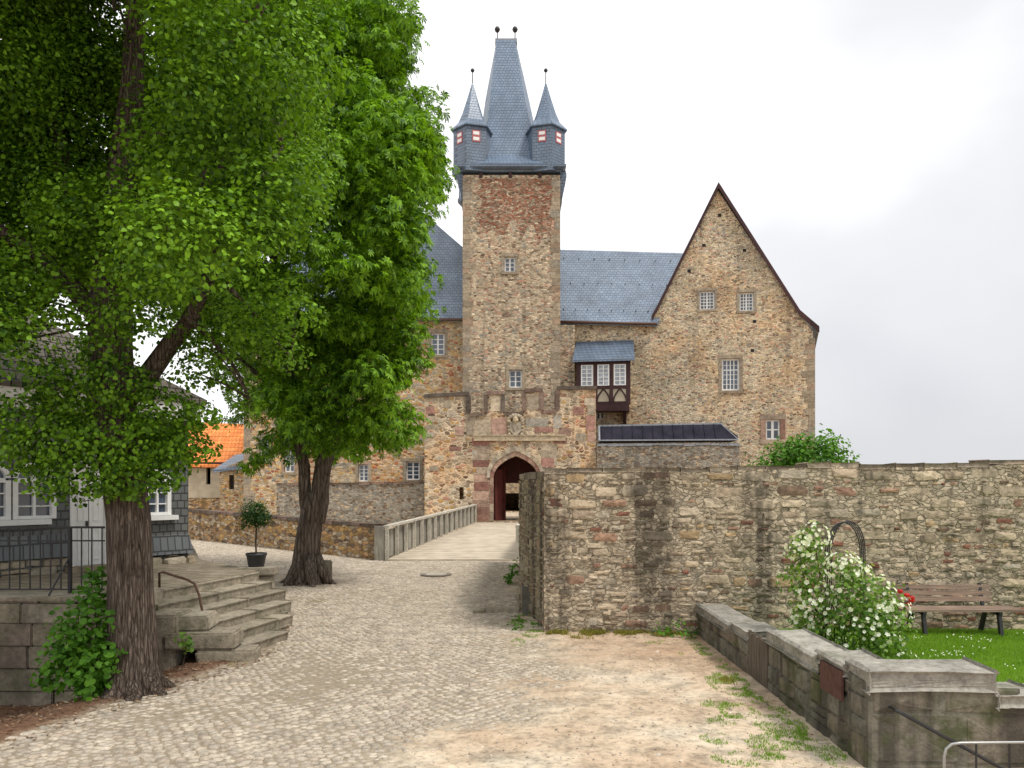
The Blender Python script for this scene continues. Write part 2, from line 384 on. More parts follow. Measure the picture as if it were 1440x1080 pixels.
M['doorwood'] = wood('red_brown_door', (.11, .03, .025), 'z', .6)
M['greywood'] = wood('weathered_grey_wood', (.27, .25, .21), 'z')
M['greyrail'] = wood('weathered_rail_wood', (.45, .42, .35), 'y')
M['deck'] = wood('bridge_plank', (.50, .43, .33), 'x', dark=.65, var=.15, island=False)
M['brown'] = wood('bench_slat', (.26, .185, .14), 'x')
M['slatgate'] = wood('slat_gate_wood', (.13, .105, .08), 'z')
M['return'] = wood('streaked_timber', (.23, .19, .13), 'z', .95, .6, .0, False)
M['glass'] = None
t = NT('window_glass', .12, .8); gn = t.noise(t.obj(), .9, 2)
M['glass'] = t.fin(t.ramp(gn.outputs[0], [(.3, (.02, .028, .04)), (.7, (.10, .13, .18))]))
M['curtain'] = plain('net_curtain_glass', (.33, .36, .40), .2, .6, .5, 3)
M['dark'] = plain('dark_interior', (.02, .018, .016), .9)
M['plaster'] = plain('pale_render', (.46, .40, .30), .9, .2, .22, 1.2, .2)
M['lead'] = plain('lead_flashing', (.25, .27, .3), .5, .4)
M['copper'] = plain('brown_downpipe', (.09, .045, .03), .5, .4)
M['tarroof'] = None
t = NT('dark_standing_seam', .8, .1); p_ = t.n('ShaderNodeSeparateXYZ', {0: t.obj()})
rn = t.noise(t.obj(), 1.5, 4)
M['tarroof'] = t.fin(t.ramp(rn.outputs[0], [(.3, (.014, .014, .022)), (.7, (.03, .028, .042))]))
M['pot'] = plain('black_plastic_pot', (.03, .032, .038), .45, .5)
M['concrete'] = plain('grey_concrete', (.13, .125, .105), .9, .2, .4, 6, .3)
M['castiron'] = plain('manhole_iron', (.16, .13, .105), .6, .4, .3, 20)
M['plaque'] = plain('rust_red_plate', (.10, .05, .04), .8, .2, .3, 12)
M['limeleaf'] = leaf('lime_leaf', (.016, .058, .007), (.23, .44, .025), .25)
M['chestnutleaf'] = leaf('chestnut_leaf', (.022, .08, .010), (.27, .50, .028), .30)
M['bushleaf'] = leaf('bush_leaf', (.04, .12, .014), (.13, .3, .03), .35)
M['roseleaf'] = leaf('rose_leaf', (.07, .16, .03), (.24, .38, .07), .4)
M['laurelleaf'] = leaf('laurel_leaf', (.02, .06, .015), (.06, .13, .03), .25)
M['grass'] = leaf('grass_blade', (.10, .22, .02), (.27, .45, .05), .4)
M['drygrass'] = leaf('dry_grass_blade', (.12, .14, .025), (.38, .33, .08), .3)
M['petal'] = leaf('white_petal', (.68, .72, .6), (.9, .9, .84), .3)
M['redpetal'] = leaf('red_petal', (.5, .02, .02), (.7, .06, .05), .3)
M['limebark'] = bark('lime_bark', (.19, .145, .115), (.38, .31, .255))
M['chestnutbark'] = bark('chestnut_bark', (.21, .165, .13), (.38, .31, .26), .5)
M['twig'] = plain('twig_brown', (.06, .045, .03), .9)
M['litter'] = plain('leaf_litter', (.13, .07, .04), .95, .1, .5, 40)

# ------------------------------------------------------------------ the ground: one sheet
def smooth(x, a, b):
    t_ = np.clip((x - a) / (b - a), 0, 1); return t_ * t_ * (3 - 2 * t_)
# road edge on the left: line through these points
def road_left(Y):
    return np.interp(Y, [0, 6.5, 7.6, 8.7, 10.0, 11.3, 12.6, 14.5, 17.5, 19.5, 24, 40], [-5.6, -5.2, -5.0, -4.7, -4.2, -3.85, -3.8, -4.6, -5.2, -6.5, -11.0, -16])
def dirt_edge(Y):       # cobbles give way to trodden earth to the right of this
    return np.interp(Y, [0, 5, 7, 7.8, 9, 10.5, 12.5, 14, 16, 30], [-3.0, -2.2, -1.3, -.4, .75, .75, .65, .6, .35, .5])
def ground_z(X, Y):
    X = np.asarray(X, float); Y = np.asarray(Y, float)
    z = np.zeros_like(X + Y)
    d = road_left(Y) - X                            # metres left of the road
    dip = smooth(d, .2, 2.2) * (1 - smooth(Y, 10.8, 12.5)) * smooth(-X, 2, 4)
    z = z - .42 * dip
    dl = smooth(X - dirt_edge(Y) + (fbm(X * 1.3, Y * 1.3, 5) - .5) * 2.6 + (fbm(X * 6, Y * 6, 6) - .5) * 1.2, -1.1, 1.0) * (1 - smooth(Y, 20, 24))
    z = z + dl * .026 - (1 - dl) * .010
    near = (1 - smooth(np.abs(X), 13, 20)) * (1 - smooth(Y, 26, 34))
    z = z + near * ((fbm(X * 1.1, Y * 1.1, 9) - .5) * .03 * dl + (fbm(X * 9, Y * 9, 3, 3) - .45) * .018 * (dl * .8 + .25))
    soil = smooth(d, .0, .35) * (1 - smooth(Y, 12, 14))
    z = z + soil * (.03 + (fbm(X * 4, Y * 4, 21) - .4) * .07)
    return z
xs = np.concatenate([[-900, -300, -120, -60, -35, -22], np.arange(-14, -6, .25), np.arange(-6, 4.2, .055), np.arange(4.25, 14, .4), [18, 30, 60, 120, 300, 900]])
ys = np.concatenate([[-300, -60, -15, -4], np.arange(0, 5.5, .5), np.arange(5.6, 15, .055), np.arange(15, 30, .25), np.arange(31, 62, 2.), [80, 130, 300, 900, 1500]])
GX, GY = np.meshgrid(xs, ys); GZ = ground_z(GX, GY)
nx, ny = len(xs), len(ys)
me = bpy.data.meshes.new('ground')
idx = np.arange(nx * ny).reshape(ny, nx)
quads = np.stack([idx[:-1, :-1], idx[:-1, 1:], idx[1:, 1:], idx[1:, :-1]], -1).reshape(-1, 4)
def np_mesh(name, verts, faces_flat, k, mat, smooth_=False):
    me = bpy.data.meshes.new(name); nf = len(faces_flat) // k
    me.vertices.add(len(verts)); me.vertices.foreach_set('co', np.asarray(verts, np.float32).ravel())
    me.loops.add(len(faces_flat)); me.loops.foreach_set('vertex_index', np.asarray(faces_flat, np.int32))
    me.polygons.add(nf); me.polygons.foreach_set('loop_start', np.arange(0, nf * k, k, dtype=np.int32))
    try: me.polygons.foreach_set('loop_total', np.full(nf, k, np.int32))
    except Exception: pass
    if mat: me.materials.append(mat)
    if smooth_: me.polygons.foreach_set('use_smooth', [True] * nf)
    me.update(calc_edges=True)
    return me
t = NT('earth_and_joint_sand', .97, .1)
P = t.obj(); n1 = t.noise(P, .55, 5, .6); n2 = t.noise(P, 14, 7, .72); n3 = t.noise(P, 2.7, 5, .6)
pos = t.n('ShaderNodeSeparateXYZ', {0: P})
col = t.ramp(n1.outputs[0], [(.35, (.46, .34, .235)), (.5, (.56, .45, .33)), (.62, (.62, .54, .42))])
col = t.mix(.75, col, t.ramp(n3.outputs[0], [(.36, .6), (.5, 1), (.66, 1.16)]), 'MULTIPLY')
col = t.mix(.9, col, t.ramp(n2.outputs[0], [(.3, .42), (.5, 1), (.7, 1.25)]), 'MULTIPLY')
# reddish earth by the wall, further away
redm = t.math('MULTIPLY', t.n('ShaderNodeMapRange', {0: pos.outputs[1], 1: 8.6, 2: 12.0}).outputs[0], t.n('ShaderNodeMapRange', {0: pos.outputs[0], 1: .3, 2: 1.4}).outputs[0])
col = t.mix(t.math('MULTIPLY', redm, .5), col, t.mix(.8, (.38, .25, .16), t.ramp(n3.outputs[0], [(.35, .6), (.65, 1.3)]), 'MULTIPLY'))
# brown humus left of the road
at_ = t.n('ShaderNodeAttribute', attribute_name='soil')
col = t.mix(at_.outputs['Fac'], col, t.mix(.8, (.16, .092, .058), t.ramp(n2.outputs[0], [(.3, .4), (.7, 1.6)]), 'MULTIPLY'))
at2 = t.n('ShaderNodeAttribute', attribute_name='joint')
col = t.mix(at2.outputs['Fac'], col, t.mix(.7, (.32, .265, .195), t.ramp(n2.outputs[0], [(.3, .5), (.7, 1.4)]), 'MULTIPLY'))
# pebbles and specks
vp = t.n('ShaderNodeTexVoronoi', {0: P, 'Scale': 16, 'Randomness': 1}); vr = t.n('ShaderNodeSeparateColor', {0: vp.outputs['Color']})
sp = t.math('MULTIPLY', t.math('LESS_THAN', vp.outputs[0], .2), t.math('GREATER_THAN', vr.outputs[0], .8))
col = t.mix(t.math('MULTIPLY', sp, .75), col, t.ramp(vr.outputs[1], [(0, (.14, .10, .07)), (1, (.6, .53, .44))]))
M['earth'] = t.fin(col, t.bump(t.math('ADD', n2.outputs[0], t.math('MULTIPLY', sp, .5)), .6, .03))
gm = np_mesh('ground', np.stack([GX, GY, GZ], -1).reshape(-1, 3), quads.ravel(), 4, M['earth'], True)
ground = bpy.data.objects.new('ground', gm); COL.objects.link(ground); ground['kind'] = 'structure'
dleft = road_left(GY) - GX
soil = (smooth(dleft + (fbm(GX * 2, GY * 2, 31) - .5) * .5, -.1, .25) * (1 - smooth(GY, 11.5, 12.6))).ravel()
a = gm.attributes.new('soil', 'FLOAT', 'POINT'); a.data.foreach_set('value', soil.astype(np.float32))
dlv = smooth(GX - dirt_edge(GY) + (fbm(GX * 1.3, GY * 1.3, 5) - .5) * 2.6 + (fbm(GX * 6, GY * 6, 6) - .5) * 1.2, -1.1, .3) * (1 - smooth(GY, 20, 24))
jt = ((1 - dlv) * (1 - smooth(GY, 36, 40)) * smooth(GY, 2, 4)).ravel() * (1 - soil)
a = gm.attributes.new('joint', 'FLOAT', 'POINT'); a.data.foreach_set('value', jt.astype(np.float32))

# ------------------------------------------------------------------ cobblestones, laid one by one in shallow arcs
def cobbles():
    cs = []; su, sv = .108, .087; W_ = 2.1
    for band in range(-12, 4):
        u0 = band * W_
        nrow = int((41 - 4.5) / sv)
        for r in range(nrow):
            v = 4.5 + r * sv
            n = int(round(W_ / su))
            for k in range(n):
                uu = (k + .5 + (.5 if r % 2 else 0)) / n
                if uu > 1: continue
                x = u0 + uu * W_; y = v - .34 * (1 - (2 * uu - 1) ** 2)
                cs.append((x, y, (2 * uu - 1)))
    c = np.array(cs)
    c[:, 0] += rng.normal(0, .012, len(c)) + (fbm(c[:, 0] * 1.5, c[:, 1] * 1.5, 71) - .5) * .12; c[:, 1] += rng.normal(0, .009, len(c)) + (fbm(c[:, 0] * 1.5, c[:, 1] * 1.5, 72) - .5) * .16
    # let the bands run diagonally like the photo's street
    X = c[:, 0] + .10 * (c[:, 1] - 15); Y = c[:, 1] + .10 * (-c[:, 0] - 2) * 1.0
    L = road_left(Y); Dg = dirt_edge(Y)
    keep = (X > L + .04 * rng.normal(size=len(X))) & (X < Dg + 1.7) & (Y > 4.5) & (Y < 38)
    # plaza stops at the parapet, the bridge and the walls
    par = (X + 4.66) * (38 - 27) / (-15.7 + 4.66) + 27
    keep &= ~((Y > 26.55) & (X > -4.5)) & ~((X <= -4.3) & (Y > par - .15)) & ~((X > .1) & (Y > 15))
    keep &= X > -16
    keep &= ~((X < np.interp(Y, [11, 12.4, 13.3, 14.2, 15.2], [-3.75, -3.75, -3.95, -4.35, -4.9])) & (Y > 11) & (Y < 15.2))
    far = Y > 26
    X, Y = X[keep], Y[keep]; a = .30 * c[keep, 2] * 2.1 / 2.1 - .1 + rng.normal(0, .07, keep.sum())
    n = len(X)
    w = su * .5 * rng.uniform(.88, 1.06, n); h = sv * .5 * rng.uniform(.9, 1.08, n)
    zt = rng.normal(0, .004, n) + (fbm(X * .8, Y * .8, 41) - .5) * .03 - .002
    tx = rng.normal(0, .035, n); ty = rng.normal(0, .035, n)
    # sunk under earth where the dirt rises (geometry decides)
    base = np.array([(-1, -.62), (-.7, -1), (.7, -1), (1, -.62), (1, .62), (.7, 1), (-.7, 1), (-1, .62)])
    vs = np.zeros((n, 17, 3))
    ca, sa = np.cos(a), np.sin(a)
    for i, (bx, by) in enumerate(base):
        jx = rng.uniform(.86, 1.06, n); jy = rng.uniform(.86, 1.06, n)
        lx = bx * w * jx; ly = by * h * jy
        vs[:, i] = np.stack([X + lx * ca - ly * sa, Y + lx * sa + ly * ca, zt - .05 + lx * tx], -1)
        lx *= .89; ly *= .89
        vs[:, 8 + i] = np.stack([X + lx * ca - ly * sa, Y + lx * sa + ly * ca, zt - .001 + lx * tx + ly * ty], -1)
    vs[:, 16] = np.stack([X, Y, zt + .003], -1)
    fs = []
    for i in range(8):
        j = (i + 1) % 8
        fs += [(i, j, 8 + j), (i, 8 + j, 8 + i), (8 + i, 8 + j, 16)]
    fs = np.array(fs)[None] + (np.arange(n) * 17)[:, None, None]
    m = np_mesh('cobblestone_paving', vs.reshape(-1, 3), fs.ravel(), 3, M['cobble'], True)
    o = bpy.data.objects.new('cobblestone_paving', m); COL.objects.link(o); o['kind'] = 'structure'
cobbles()

# ------------------------------------------------------------------ rubble wall laid stone by stone
def stone_face(mb, P0, U, N, zlo, zhi, length, hmin=.06, hmax=.17, wmin=.1, wmax=.42, proud=.045, seed=1, gap=.008, batter=0, ubend=None, rnd=.3, skip=None, jit=.22):
    """P0 base point, U unit direction, N outward normal, zlo(u)/zhi(u) functions; adds separate stones"""
    rr = random.Random(seed); U = Vector(U).normalized(); N = Vector(N).normalized(); P0 = Vector(P0)
    zmin = min(zlo(u) for u in np.linspace(0, length, 20)); zmax = max(zhi(u) for u in np.linspace(0, length, 40))
    z = zmin; row = 0
    while z < zmax:
        h = rr.uniform(hmin, hmax) * (1.25 if rr.random() < .12 else 1)
        u = -rr.uniform(0, .2); ph = rr.uniform(0, 6)
        while u < length:
            w = min(wmax, max(wmin, h * rr.uniform(1.0, 3.4)))
            u0, u1 = max(u, 0), min(u + w, length); u += w
            if u1 - u0 < .04: continue
            uc = (u0 + u1) / 2
            wv = lambda q: .022 * math.sin(q * 2.3 + ph * .15 + z * 1.2) + .012 * math.sin(q * 6.1 + z * 3)
            a0 = z + wv(uc); a1 = z + h + wv(uc)
            subs = [(a0, a1)]
            if h > .13 and rr.random() < .22:
                c = a0 + (a1 - a0) * rr.uniform(.4, .6); subs = [(a0, c), (c, a1)]
            for b0, b1 in subs:
                lo, hi = zlo(uc), zhi(uc)
                b0 = max(b0, lo); b1 = min(b1, hi)
                if b1 - b0 < .045: continue
                if skip and skip(uc, (b0 + b1) / 2): continue
                g = gap * rr.uniform(.5, 2.0)
                pr = proud * rr.uniform(.35, 1.15)
                k = rnd; ww = (u1 - u0) / 2 - g; hh = (b1 - b0) / 2 - g; cz = (b0 + b1) / 2
                c_ = min(ww, hh) * k
                out = [(-ww, -hh + c_), (-ww + c_, -hh), (ww - c_, -hh), (ww, -hh + c_), (ww, hh - c_), (ww - c_, hh), (-ww + c_, hh), (-ww, hh - c_)]
                vs = []; j = min(ww, hh) * jit
                jj = [(rr.uniform(-j, j) * .7, rr.uniform(-j, j) * .7) for _ in out]
                sk = rr.uniform(-.12, .12) * min(1, hh / ww)
                for (x, y), (ja, jb) in zip(out, jj): vs.append((x + ja, y + jb + sk * x, -.03))
                ins = max(.72, 1 - .018 / min(ww, hh))
                for (x, y), (ja, jb) in zip(out, jj): vs.append(((x + ja) * ins, (y + jb + sk * x) * ins, pr + rr.uniform(-.006, .006)))
                vs.append((rr.uniform(-.3, .3) * ww, rr.uniform(-.3, .3) * hh, pr + rr.uniform(.0, .016)))
                q = []
                for (x, y, d) in vs:
                    p = P0 + U * (uc + x) + N * (d - batter * (cz + y - P0.z)); p.z = cz + y; q.append(p)
                fs = []
                for i in range(8):
                    i2 = (i + 1) % 8; fs += [(i, i2, 8 + i2, 8 + i), (8 + i, 8 + i2, 16)]
                mb.add(q, fs)
        z += h; row += 1
def coping_row(mb, P0, U, N, ztop, length, depth, h=.1, wmin=.25, wmax=.6, over=.03, seed=3, jit=.02, rough=0):
    rr = random.Random(seed); U = Vector(U).normalized(); N = Vector(N).normalized(); P0 = Vector(P0); u = 0
    while u < length:
        w = min(rr.uniform(wmin, wmax), length - u)
        if w < .05: break
        if length - u - w < .12: w = length - u
        z1 = ztop(u + w / 2) + rr.uniform(-jit, jit); z0 = z1 - h * rr.uniform(.8, 1.3); o = over * rr.uniform(.2, 1.3)
        bm = bmesh.new(); bmesh.ops.create_cube(bm, size=1)
        for v in bm.verts:
            a, b, c = v.co
            b2 = (o if b > 0 else -depth - o * .5)
            p = P0 + U * (u + w / 2 + a * (w - .012)) + N * b2 + N * rr.uniform(-.01, .01)
            p.z = (z1 if c > 0 else z0) + rr.uniform(-.01, .01) * (1 if c > 0 else .3); v.co = p
        bmesh.ops.bevel(bm, geom=bm.edges[:], offset=.014 + rough * 1.3, segments=1, affect='EDGES')
        if rough:
            bmesh.ops.subdivide_edges(bm, edges=[e_ for e_ in bm.edges if e_.calc_length() > .08], cuts=9, use_grid_fill=True)
            for v in bm.verts: v.co += Vector((rr.uniform(-1, 1), rr.uniform(-1, 1), rr.uniform(-1, 1))) * rough * .3 + Vector((0, 0, 1)) * rough * .35 * math.sin(v.co.x * 5 + v.co.y * 4)
        bm.verts.ensure_lookup_table(); bm.verts.index_update()
        mb.add([v.co.copy() for v in bm.verts], [[v.index for v in f.verts] for f in bm.faces]); bm.free()
        u += w

# tall boundary wall on the right
bw = thing('boundary_wall', 'tall rubble stone boundary wall with dark vertical drip stains behind the bench', 'wall', (.55, 13.4, 0))
WA, WB = Vector((.55, 13.4, 0)), Vector((13.2, 12.55, 0)); WU = (WB - WA).normalized(); WN = Vector((WU.y, -WU.x, 0))
wl = (WB - WA).length
def wtop(u): return 2.80 + .145 * min(u / 9.0, 1.2) + .02 * math.sin(u * 1.7) + .012 * math.sin(u * 4.3)
mb = MB(); segs = 60
for i in range(segs):
    u0, u1 = wl * i / segs, wl * (i + 1) / segs
    a, b = WA + WU * u0 + WN * .022, WA + WU * u1 + WN * .022; c, d = b - WN * .6, a - WN * .6
    mb.hexa([(a.x, a.y, -.4), (b.x, b.y, -.4), (c.x, c.y, -.4), (d.x, d.y, -.4), (a.x, a.y, wtop(u0) - .06), (b.x, b.y, wtop(u1) - .06), (c.x, c.y, wtop(u1) - .06), (d.x, d.y, wtop(u0) - .06)])
mb.build('wall_core', M['mortar'], bw)
mb = MB(); stone_face(mb, WA, WU, WN, lambda u: -.12, lambda u: wtop(u) - .07, wl, seed=5, hmin=.065, hmax=.21, wmax=.62, proud=.042, gap=.010, jit=.34, rnd=.4)
# the wall's end, facing the bridge
stone_face(mb, WA - WN * .58, WN, -WU, lambda u: -.1, lambda u: 2.7, .58, seed=9, proud=.03)
mb.build('face_stones', M['wallstone'], bw)
mb = MB(); coping_row(mb, WA, WU, WN, wtop, wl, .62, .085, .35, .8, .02, 14, .007); mb.build('coping', M['wallcop'], bw)

# streaked return wall behind it and its footing
rw = thing('return_wall', 'narrow greenish brown streaked wall end left of the tall boundary wall', 'wall', (.4, 15.9, 0))
mb = MB(); RP = [(.55, 14.0), (.17, 16.2), (.42, 25.5), (.95, 25.5), (.75, 16.3), (1.1, 14.0)]
mb.rings([[(x, y, z) for x, y in RP] for z in (-.2, 2.68)]); mb.build('wall_core', M['mortar'], rw)
mb = MB()
RS = island_stone('streaked_end_stone', [(.33, .275, .18), (.28, .23, .15), (.37, .31, .21), (.3, .22, .15), (.35, .3, .22)], .75, 1.15, stain=.8, moss=.5, stain_x=4)
for k, (a_, b_) in enumerate(((RP[0], RP[1]), (RP[1], RP[2]))):
    d_ = Vector((b_[0] - a_[0], b_[1] - a_[1], 0)); stone_face(mb, (*a_, 0), d_, (-d_.y, d_.x, 0), lambda u: -.1, lambda u: 2.66, d_.length, .07, .2, .12, .6, .03, seed=31 + k)
mb.build('face_stones', RS, rw)
mb = MB()
for k, (a_, b_) in enumerate(((RP[0], RP[1]), (RP[1], RP[2]))):
    d_ = Vector((b_[0] - a_[0], b_[1] - a_[1], 0)); coping_row(mb, (*a_, 0), d_, (-d_.y, d_.x, 0), lambda u: 2.76, d_.length, .5, .09, .4, .8, .02, 8 + k, .008)
mb.build('coping', M['wallcop'], rw)
mb = MB(); mb.box(.2, .6, 15.15, 16.05, -.1, .54); mb.build('footing_block', M['concrete'], rw)

# low garden wall
lw = thing('garden_wall', 'low mossy stone garden wall turning the corner in front of the lawn', 'wall', (3.13, 6.9, 0))
def ltop_y(Y): return np.interp(Y, [6.9, 9.5, 9.7, 13.2], [.875, .71, .62, .5])
mb = MB(); cop = MB(); core = MB()
def lowseg(y0, y1, seed):
    L = y1 - y0
    stone_face(mb, (3.13, y1, 0), (0, -1, 0), (-1, 0, 0), lambda u: -.12, lambda u: float(ltop_y(y1 - u)) - .1, L, .18, .32, .3, .8, .02, seed=seed, gap=.003, rnd=.12, jit=.05)
    stone_face(mb, (3.55, y0, 0), (0, 1, 0), (1, 0, 0), lambda u: 0, lambda u: float(ltop_y(y0 + u)) - .1, L, .18, .32, .3, .8, .02, seed=seed + 1, gap=.003, rnd=.12, jit=.05)
    coping_row(cop, (3.13, y1, 0), (0, -1, 0), (-1, 0, 0), lambda u: float(ltop_y(y1 - u)), L, .42, .11, 1.1, 2.2, .025, seed, .006, rough=.012)
    n = 12
    for i in range(n):
        a_, b_ = y0 + L * i / n, y0 + L * (i + 1) / n
        za, zb = float(ltop_y(a_)) - .06, float(ltop_y(b_)) - .06
        core.hexa([(3.14, a_, -.4), (3.54, a_, -.4), (3.54, b_, -.4), (3.14, b_, -.4), (3.14, a_, za), (3.54, a_, za), (3.54, b_, zb), (3.14, b_, zb)])
lowseg(7.3, 9.55, 11); lowseg(10.35, 13.25, 15)
# front leg of the corner, facing the camera
stone_face(mb, (3.13, 6.9, 0), (1, 0, 0), (0, -1, 0), lambda u: -1.0, lambda u: .73 if u < 1.1 else .57, 5.5, .25, .42, .4, .95, .018, seed=21, gap=.003, rnd=.08, jit=.03)
stone_face(mb, (3.13, 7.3, 0), (0, -1, 0), (-1, 0, 0), lambda u: -.12, lambda u: .8, .4, .25, .4, .4, .6, .018, seed=23, gap=.003, rnd=.08, jit=.03)
core.box(3.14, 4.22, 6.893, 7.3, -1.2, .85); core.box(4.22, 8.6, 6.893, 7.3, -1.2, .62)
coping_row(cop, (3.13, 6.9, 0), (1, 0, 0), (0, -1, 0), lambda u: .875, 1.12, .42, .17, 1.0, 1.2, .035, 6, .005, rough=.012)
coping_row(cop, (4.26, 6.9, 0), (1, 0, 0), (0, -1, 0), lambda u: .66, 4.3, .42, .12, .3, .8, .03, 8, .012, rough=.01)
core.build('wall_core', M['lowstone'], lw); mb.build('face_stones', M['lowstone'], lw); cop.build('coping', M['lowcop'], lw)
pq = MB(); pq.box(3.07, 3.095, 7.3, 7.8, .5, .78); pq.build('plate', M['plaque'], lw)
hr = MB(); hr.tube([(3.32, 6.78, .57), (3.36, 6.76, .55), (4.32, 6.76, .02), (5.2, 6.76, -.5)], .016, 8); hr.tube([(3.32, 6.9, .57), (3.32, 6.78, .57)], .012, 6)
hr.build('wall_handrail', M['iron'], lw)
# slatted gate
g = thing('slatted_gate', 'narrow weathered slatted wooden gate closing the gap in the low garden wall', 'gate', (3.2, 9.55, 0))
n = 11
for i in range(n):
    mb = MB(); y = 9.58 + i * (.76 / n); mb.box(3.12, 3.15, y, y + .052, .03, .60 + .02 * math.sin(i * 2)); mb.build('slat', M['slatgate'], g)
mb = MB(); mb.box(3.152, 3.2, 9.56, 10.34, .12, .19); mb.box(3.152, 3.2, 9.56, 10.34, .45, .52); mb.build('cross_rail', M['slatgate'], g)

# grey tubular railing, bottom right
g = thing('tubular_railing', 'pale grey tubular metal railing at the bottom right corner before the garden wall', 'railing', (3.4, 6.1, 0))
mb = MB(); mb.tube([(3.37, 6.1, -.3), (3.37, 6.1, .40), (3.385, 6.1, .46), (3.43, 6.1, .495), (3.5, 6.1, .505), (6.4, 6.1, .53)], .011, 10); mb.build('top_rail', M['galv'], g, True)
for i in range(10):
    mb = MB(); x = 3.62 + i * .26; mb.tube([(x, 6.1, -.3), (x, 6.1, .505)], .009, 6); mb.build('baluster', M['iron'], g)

# ------------------------------------------------------------------ lawn
def lawn_z(X, Y): return np.interp(Y, [7.2, 9, 11, 13], [.56, .42, .28, .14]) + (fbm(np.asarray(X) * 1.2, np.asarray(Y) * 1.2, 60) - .5) * .04
lx = np.arange(3.5, 13.3, .12); ly = np.arange(7.25, 13.2, .12); LX, LY = np.meshgrid(lx, ly); LZ = lawn_z(LX, LY)
ii = np.arange(LX.size).reshape(LX.shape); q = np.stack([ii[:-1, :-1], ii[:-1, 1:], ii[1:, 1:], ii[1:, :-1]], -1).reshape(-1, 4)
m_ = NT('lawn_soil', .95, .1); nn = m_.noise(m_.obj(), 3, 5); m_lawn = m_.fin(m_.ramp(nn.outputs[0], [(.35, (.08, .15, .02)), (.65, (.16, .25, .04))]))
lm = np_mesh('lawn', np.stack([LX, LY, LZ], -1).reshape(-1, 3), q.ravel(), 4, m_lawn, True)
o = bpy.data.objects.new('lawn', lm); COL.objects.link(o); o['kind'] = 'structure'
def blades(name, X, Y, Z, h, w, mat, lean=.5):
    n = len(X); a = rng.uniform(0, 2 * np.pi, n); b = rng.uniform(0, 2 * np.pi, n); hh = h * rng.uniform(.5, 1.3, n); ww = w * rng.uniform(.6, 1.2, n)
    dx, dy = np.cos(a) * ww, np.sin(a) * ww; ln = lean * hh * rng.uniform(0, 1, n)
    v = np.zeros((n, 4, 3))
    v[:, 0] = np.stack([X - dx, Y - dy, Z], -1); v[:, 1] = np.stack([X + dx, Y + dy, Z], -1)
    mx_, my_ = X + np.cos(b) * ln * .4, Y + np.sin(b) * ln * .4
    v[:, 2] = np.stack([mx_ + dx * .6, my_ + dy * .6, Z + hh * .6], -1); v[:, 3] = np.stack([X + np.cos(b) * ln, Y + np.sin(b) * ln, Z + hh], -1)
    f = np.array([[0, 1, 2], [0, 2, 3]])[None] + (np.arange(n) * 4)[:, None, None]
    m = np_mesh(name, v.reshape(-1, 3), f.ravel(), 3, mat)
    o = bpy.data.objects.new(name, m); COL.objects.link(o); return o
n = 90000; X = rng.uniform(3.56, 9.3, n); Y = rng.uniform(7.3, 12.85, n)
tag(blades('grass', X, Y, lawn_z(X, Y) - .005, .05, .004, M['grass']), 'short bright green grass of the lawn behind the low garden wall', 'grass', kind='stuff')
n = 340; X = rng.uniform(3.9, 8.6, n * 3); Y = rng.uniform(7.5, 12.3, n * 3); kp = fbm(X * .9, Y * .9, 77) > .5; X, Y = X[kp], Y[kp]
mb = MB()
for x, y in zip(X, Y):
    z = float(lawn_z(x, y)) + .05; r = .011
    mb.add([(x + r * math.cos(k * 1.05), y + r * math.sin(k * 1.05), z + .004 * (k % 2)) for k in range(6)] + [(x, y, z + .012)], [(k, (k + 1) % 6, 6) for k in range(6)])
tag(mb.build('clover_flowers', M['petal']), 'tiny white clover flowers scattered over the lawn', 'flowers', kind='stuff')

def tufts(name, spots, dens, h, mat, label):
    X = []; Y = []
    for (x, y, r, rx) in spots:
        k = int(dens * r * rx * 3.14); a = rng.uniform(0, 6.28, k); q = np.sqrt(rng.uniform(0, 1, k))
        X.append(x + np.cos(a) * q * rx); Y.append(y + np.sin(a) * q * r)
    X = np.concatenate(X); Y = np.concatenate(Y); kp = fbm(X * 7, Y * 7, 88, 5) + rng.normal(0, .05, len(X)) > .5; X, Y = X[kp], Y[kp]
    return tag(blades(name, X, Y, ground_z(X, Y) - .005, h, .005, mat, .8), label, 'grass', kind='stuff')
tufts('weeds', [(2.85, 9.3, .5, .14), (2.5, 8.55, .45, .22), (2.75, 8.0, .5, .2), (2.3, 8.25, .2, .3), (2.95, 8.4, .9, .1), (2.95, 7.4, .6, .14), (2.9, 11.5, 1.6, .12), (2.7, 9.8, .6, .25), (2.4, 11.6, .12, .15), (2.55, 7.5, .4, .3), (2.3, 8.9, .15, .16), (2.0, 7.7, .2, .15), (2.9, 10.1, .5, .1), (2.35, 12.4, .2, .25), (2.9, 13.0, .2, .2), (.35, 13.3, .35, .2), (.05, 14.2, .4, .15), (.1, 12.6, .3, .12), (2.2, 7.1, .2, .4), (2.5, 13.2, .1, .35)],
      5200, .026, M['grass'], 'green weeds sprouting from the trodden earth along the garden wall')
tufts('dry_weeds', [(1.5, 13.2, .2, .95), (1.2, 13.2, .14, .6), (1.7, 13.15, .2, .6), (.9, 13.2, .12, .35), (2.3, 13.2, .2, .6), (2.6, 13.1, .25, .3), (1.2, 12.9, .15, .3), (2.75, 9.9, .2, .1), (.75, 13.2, .1, .2), (1.5, 13.25, .12, 1.1), (1.3, 13.22, .12, .9), (1.8, 13.22, .12, .8)],
      3600, .065, M['drygrass'], 'yellowing dry weeds along the foot of the tall boundary wall')
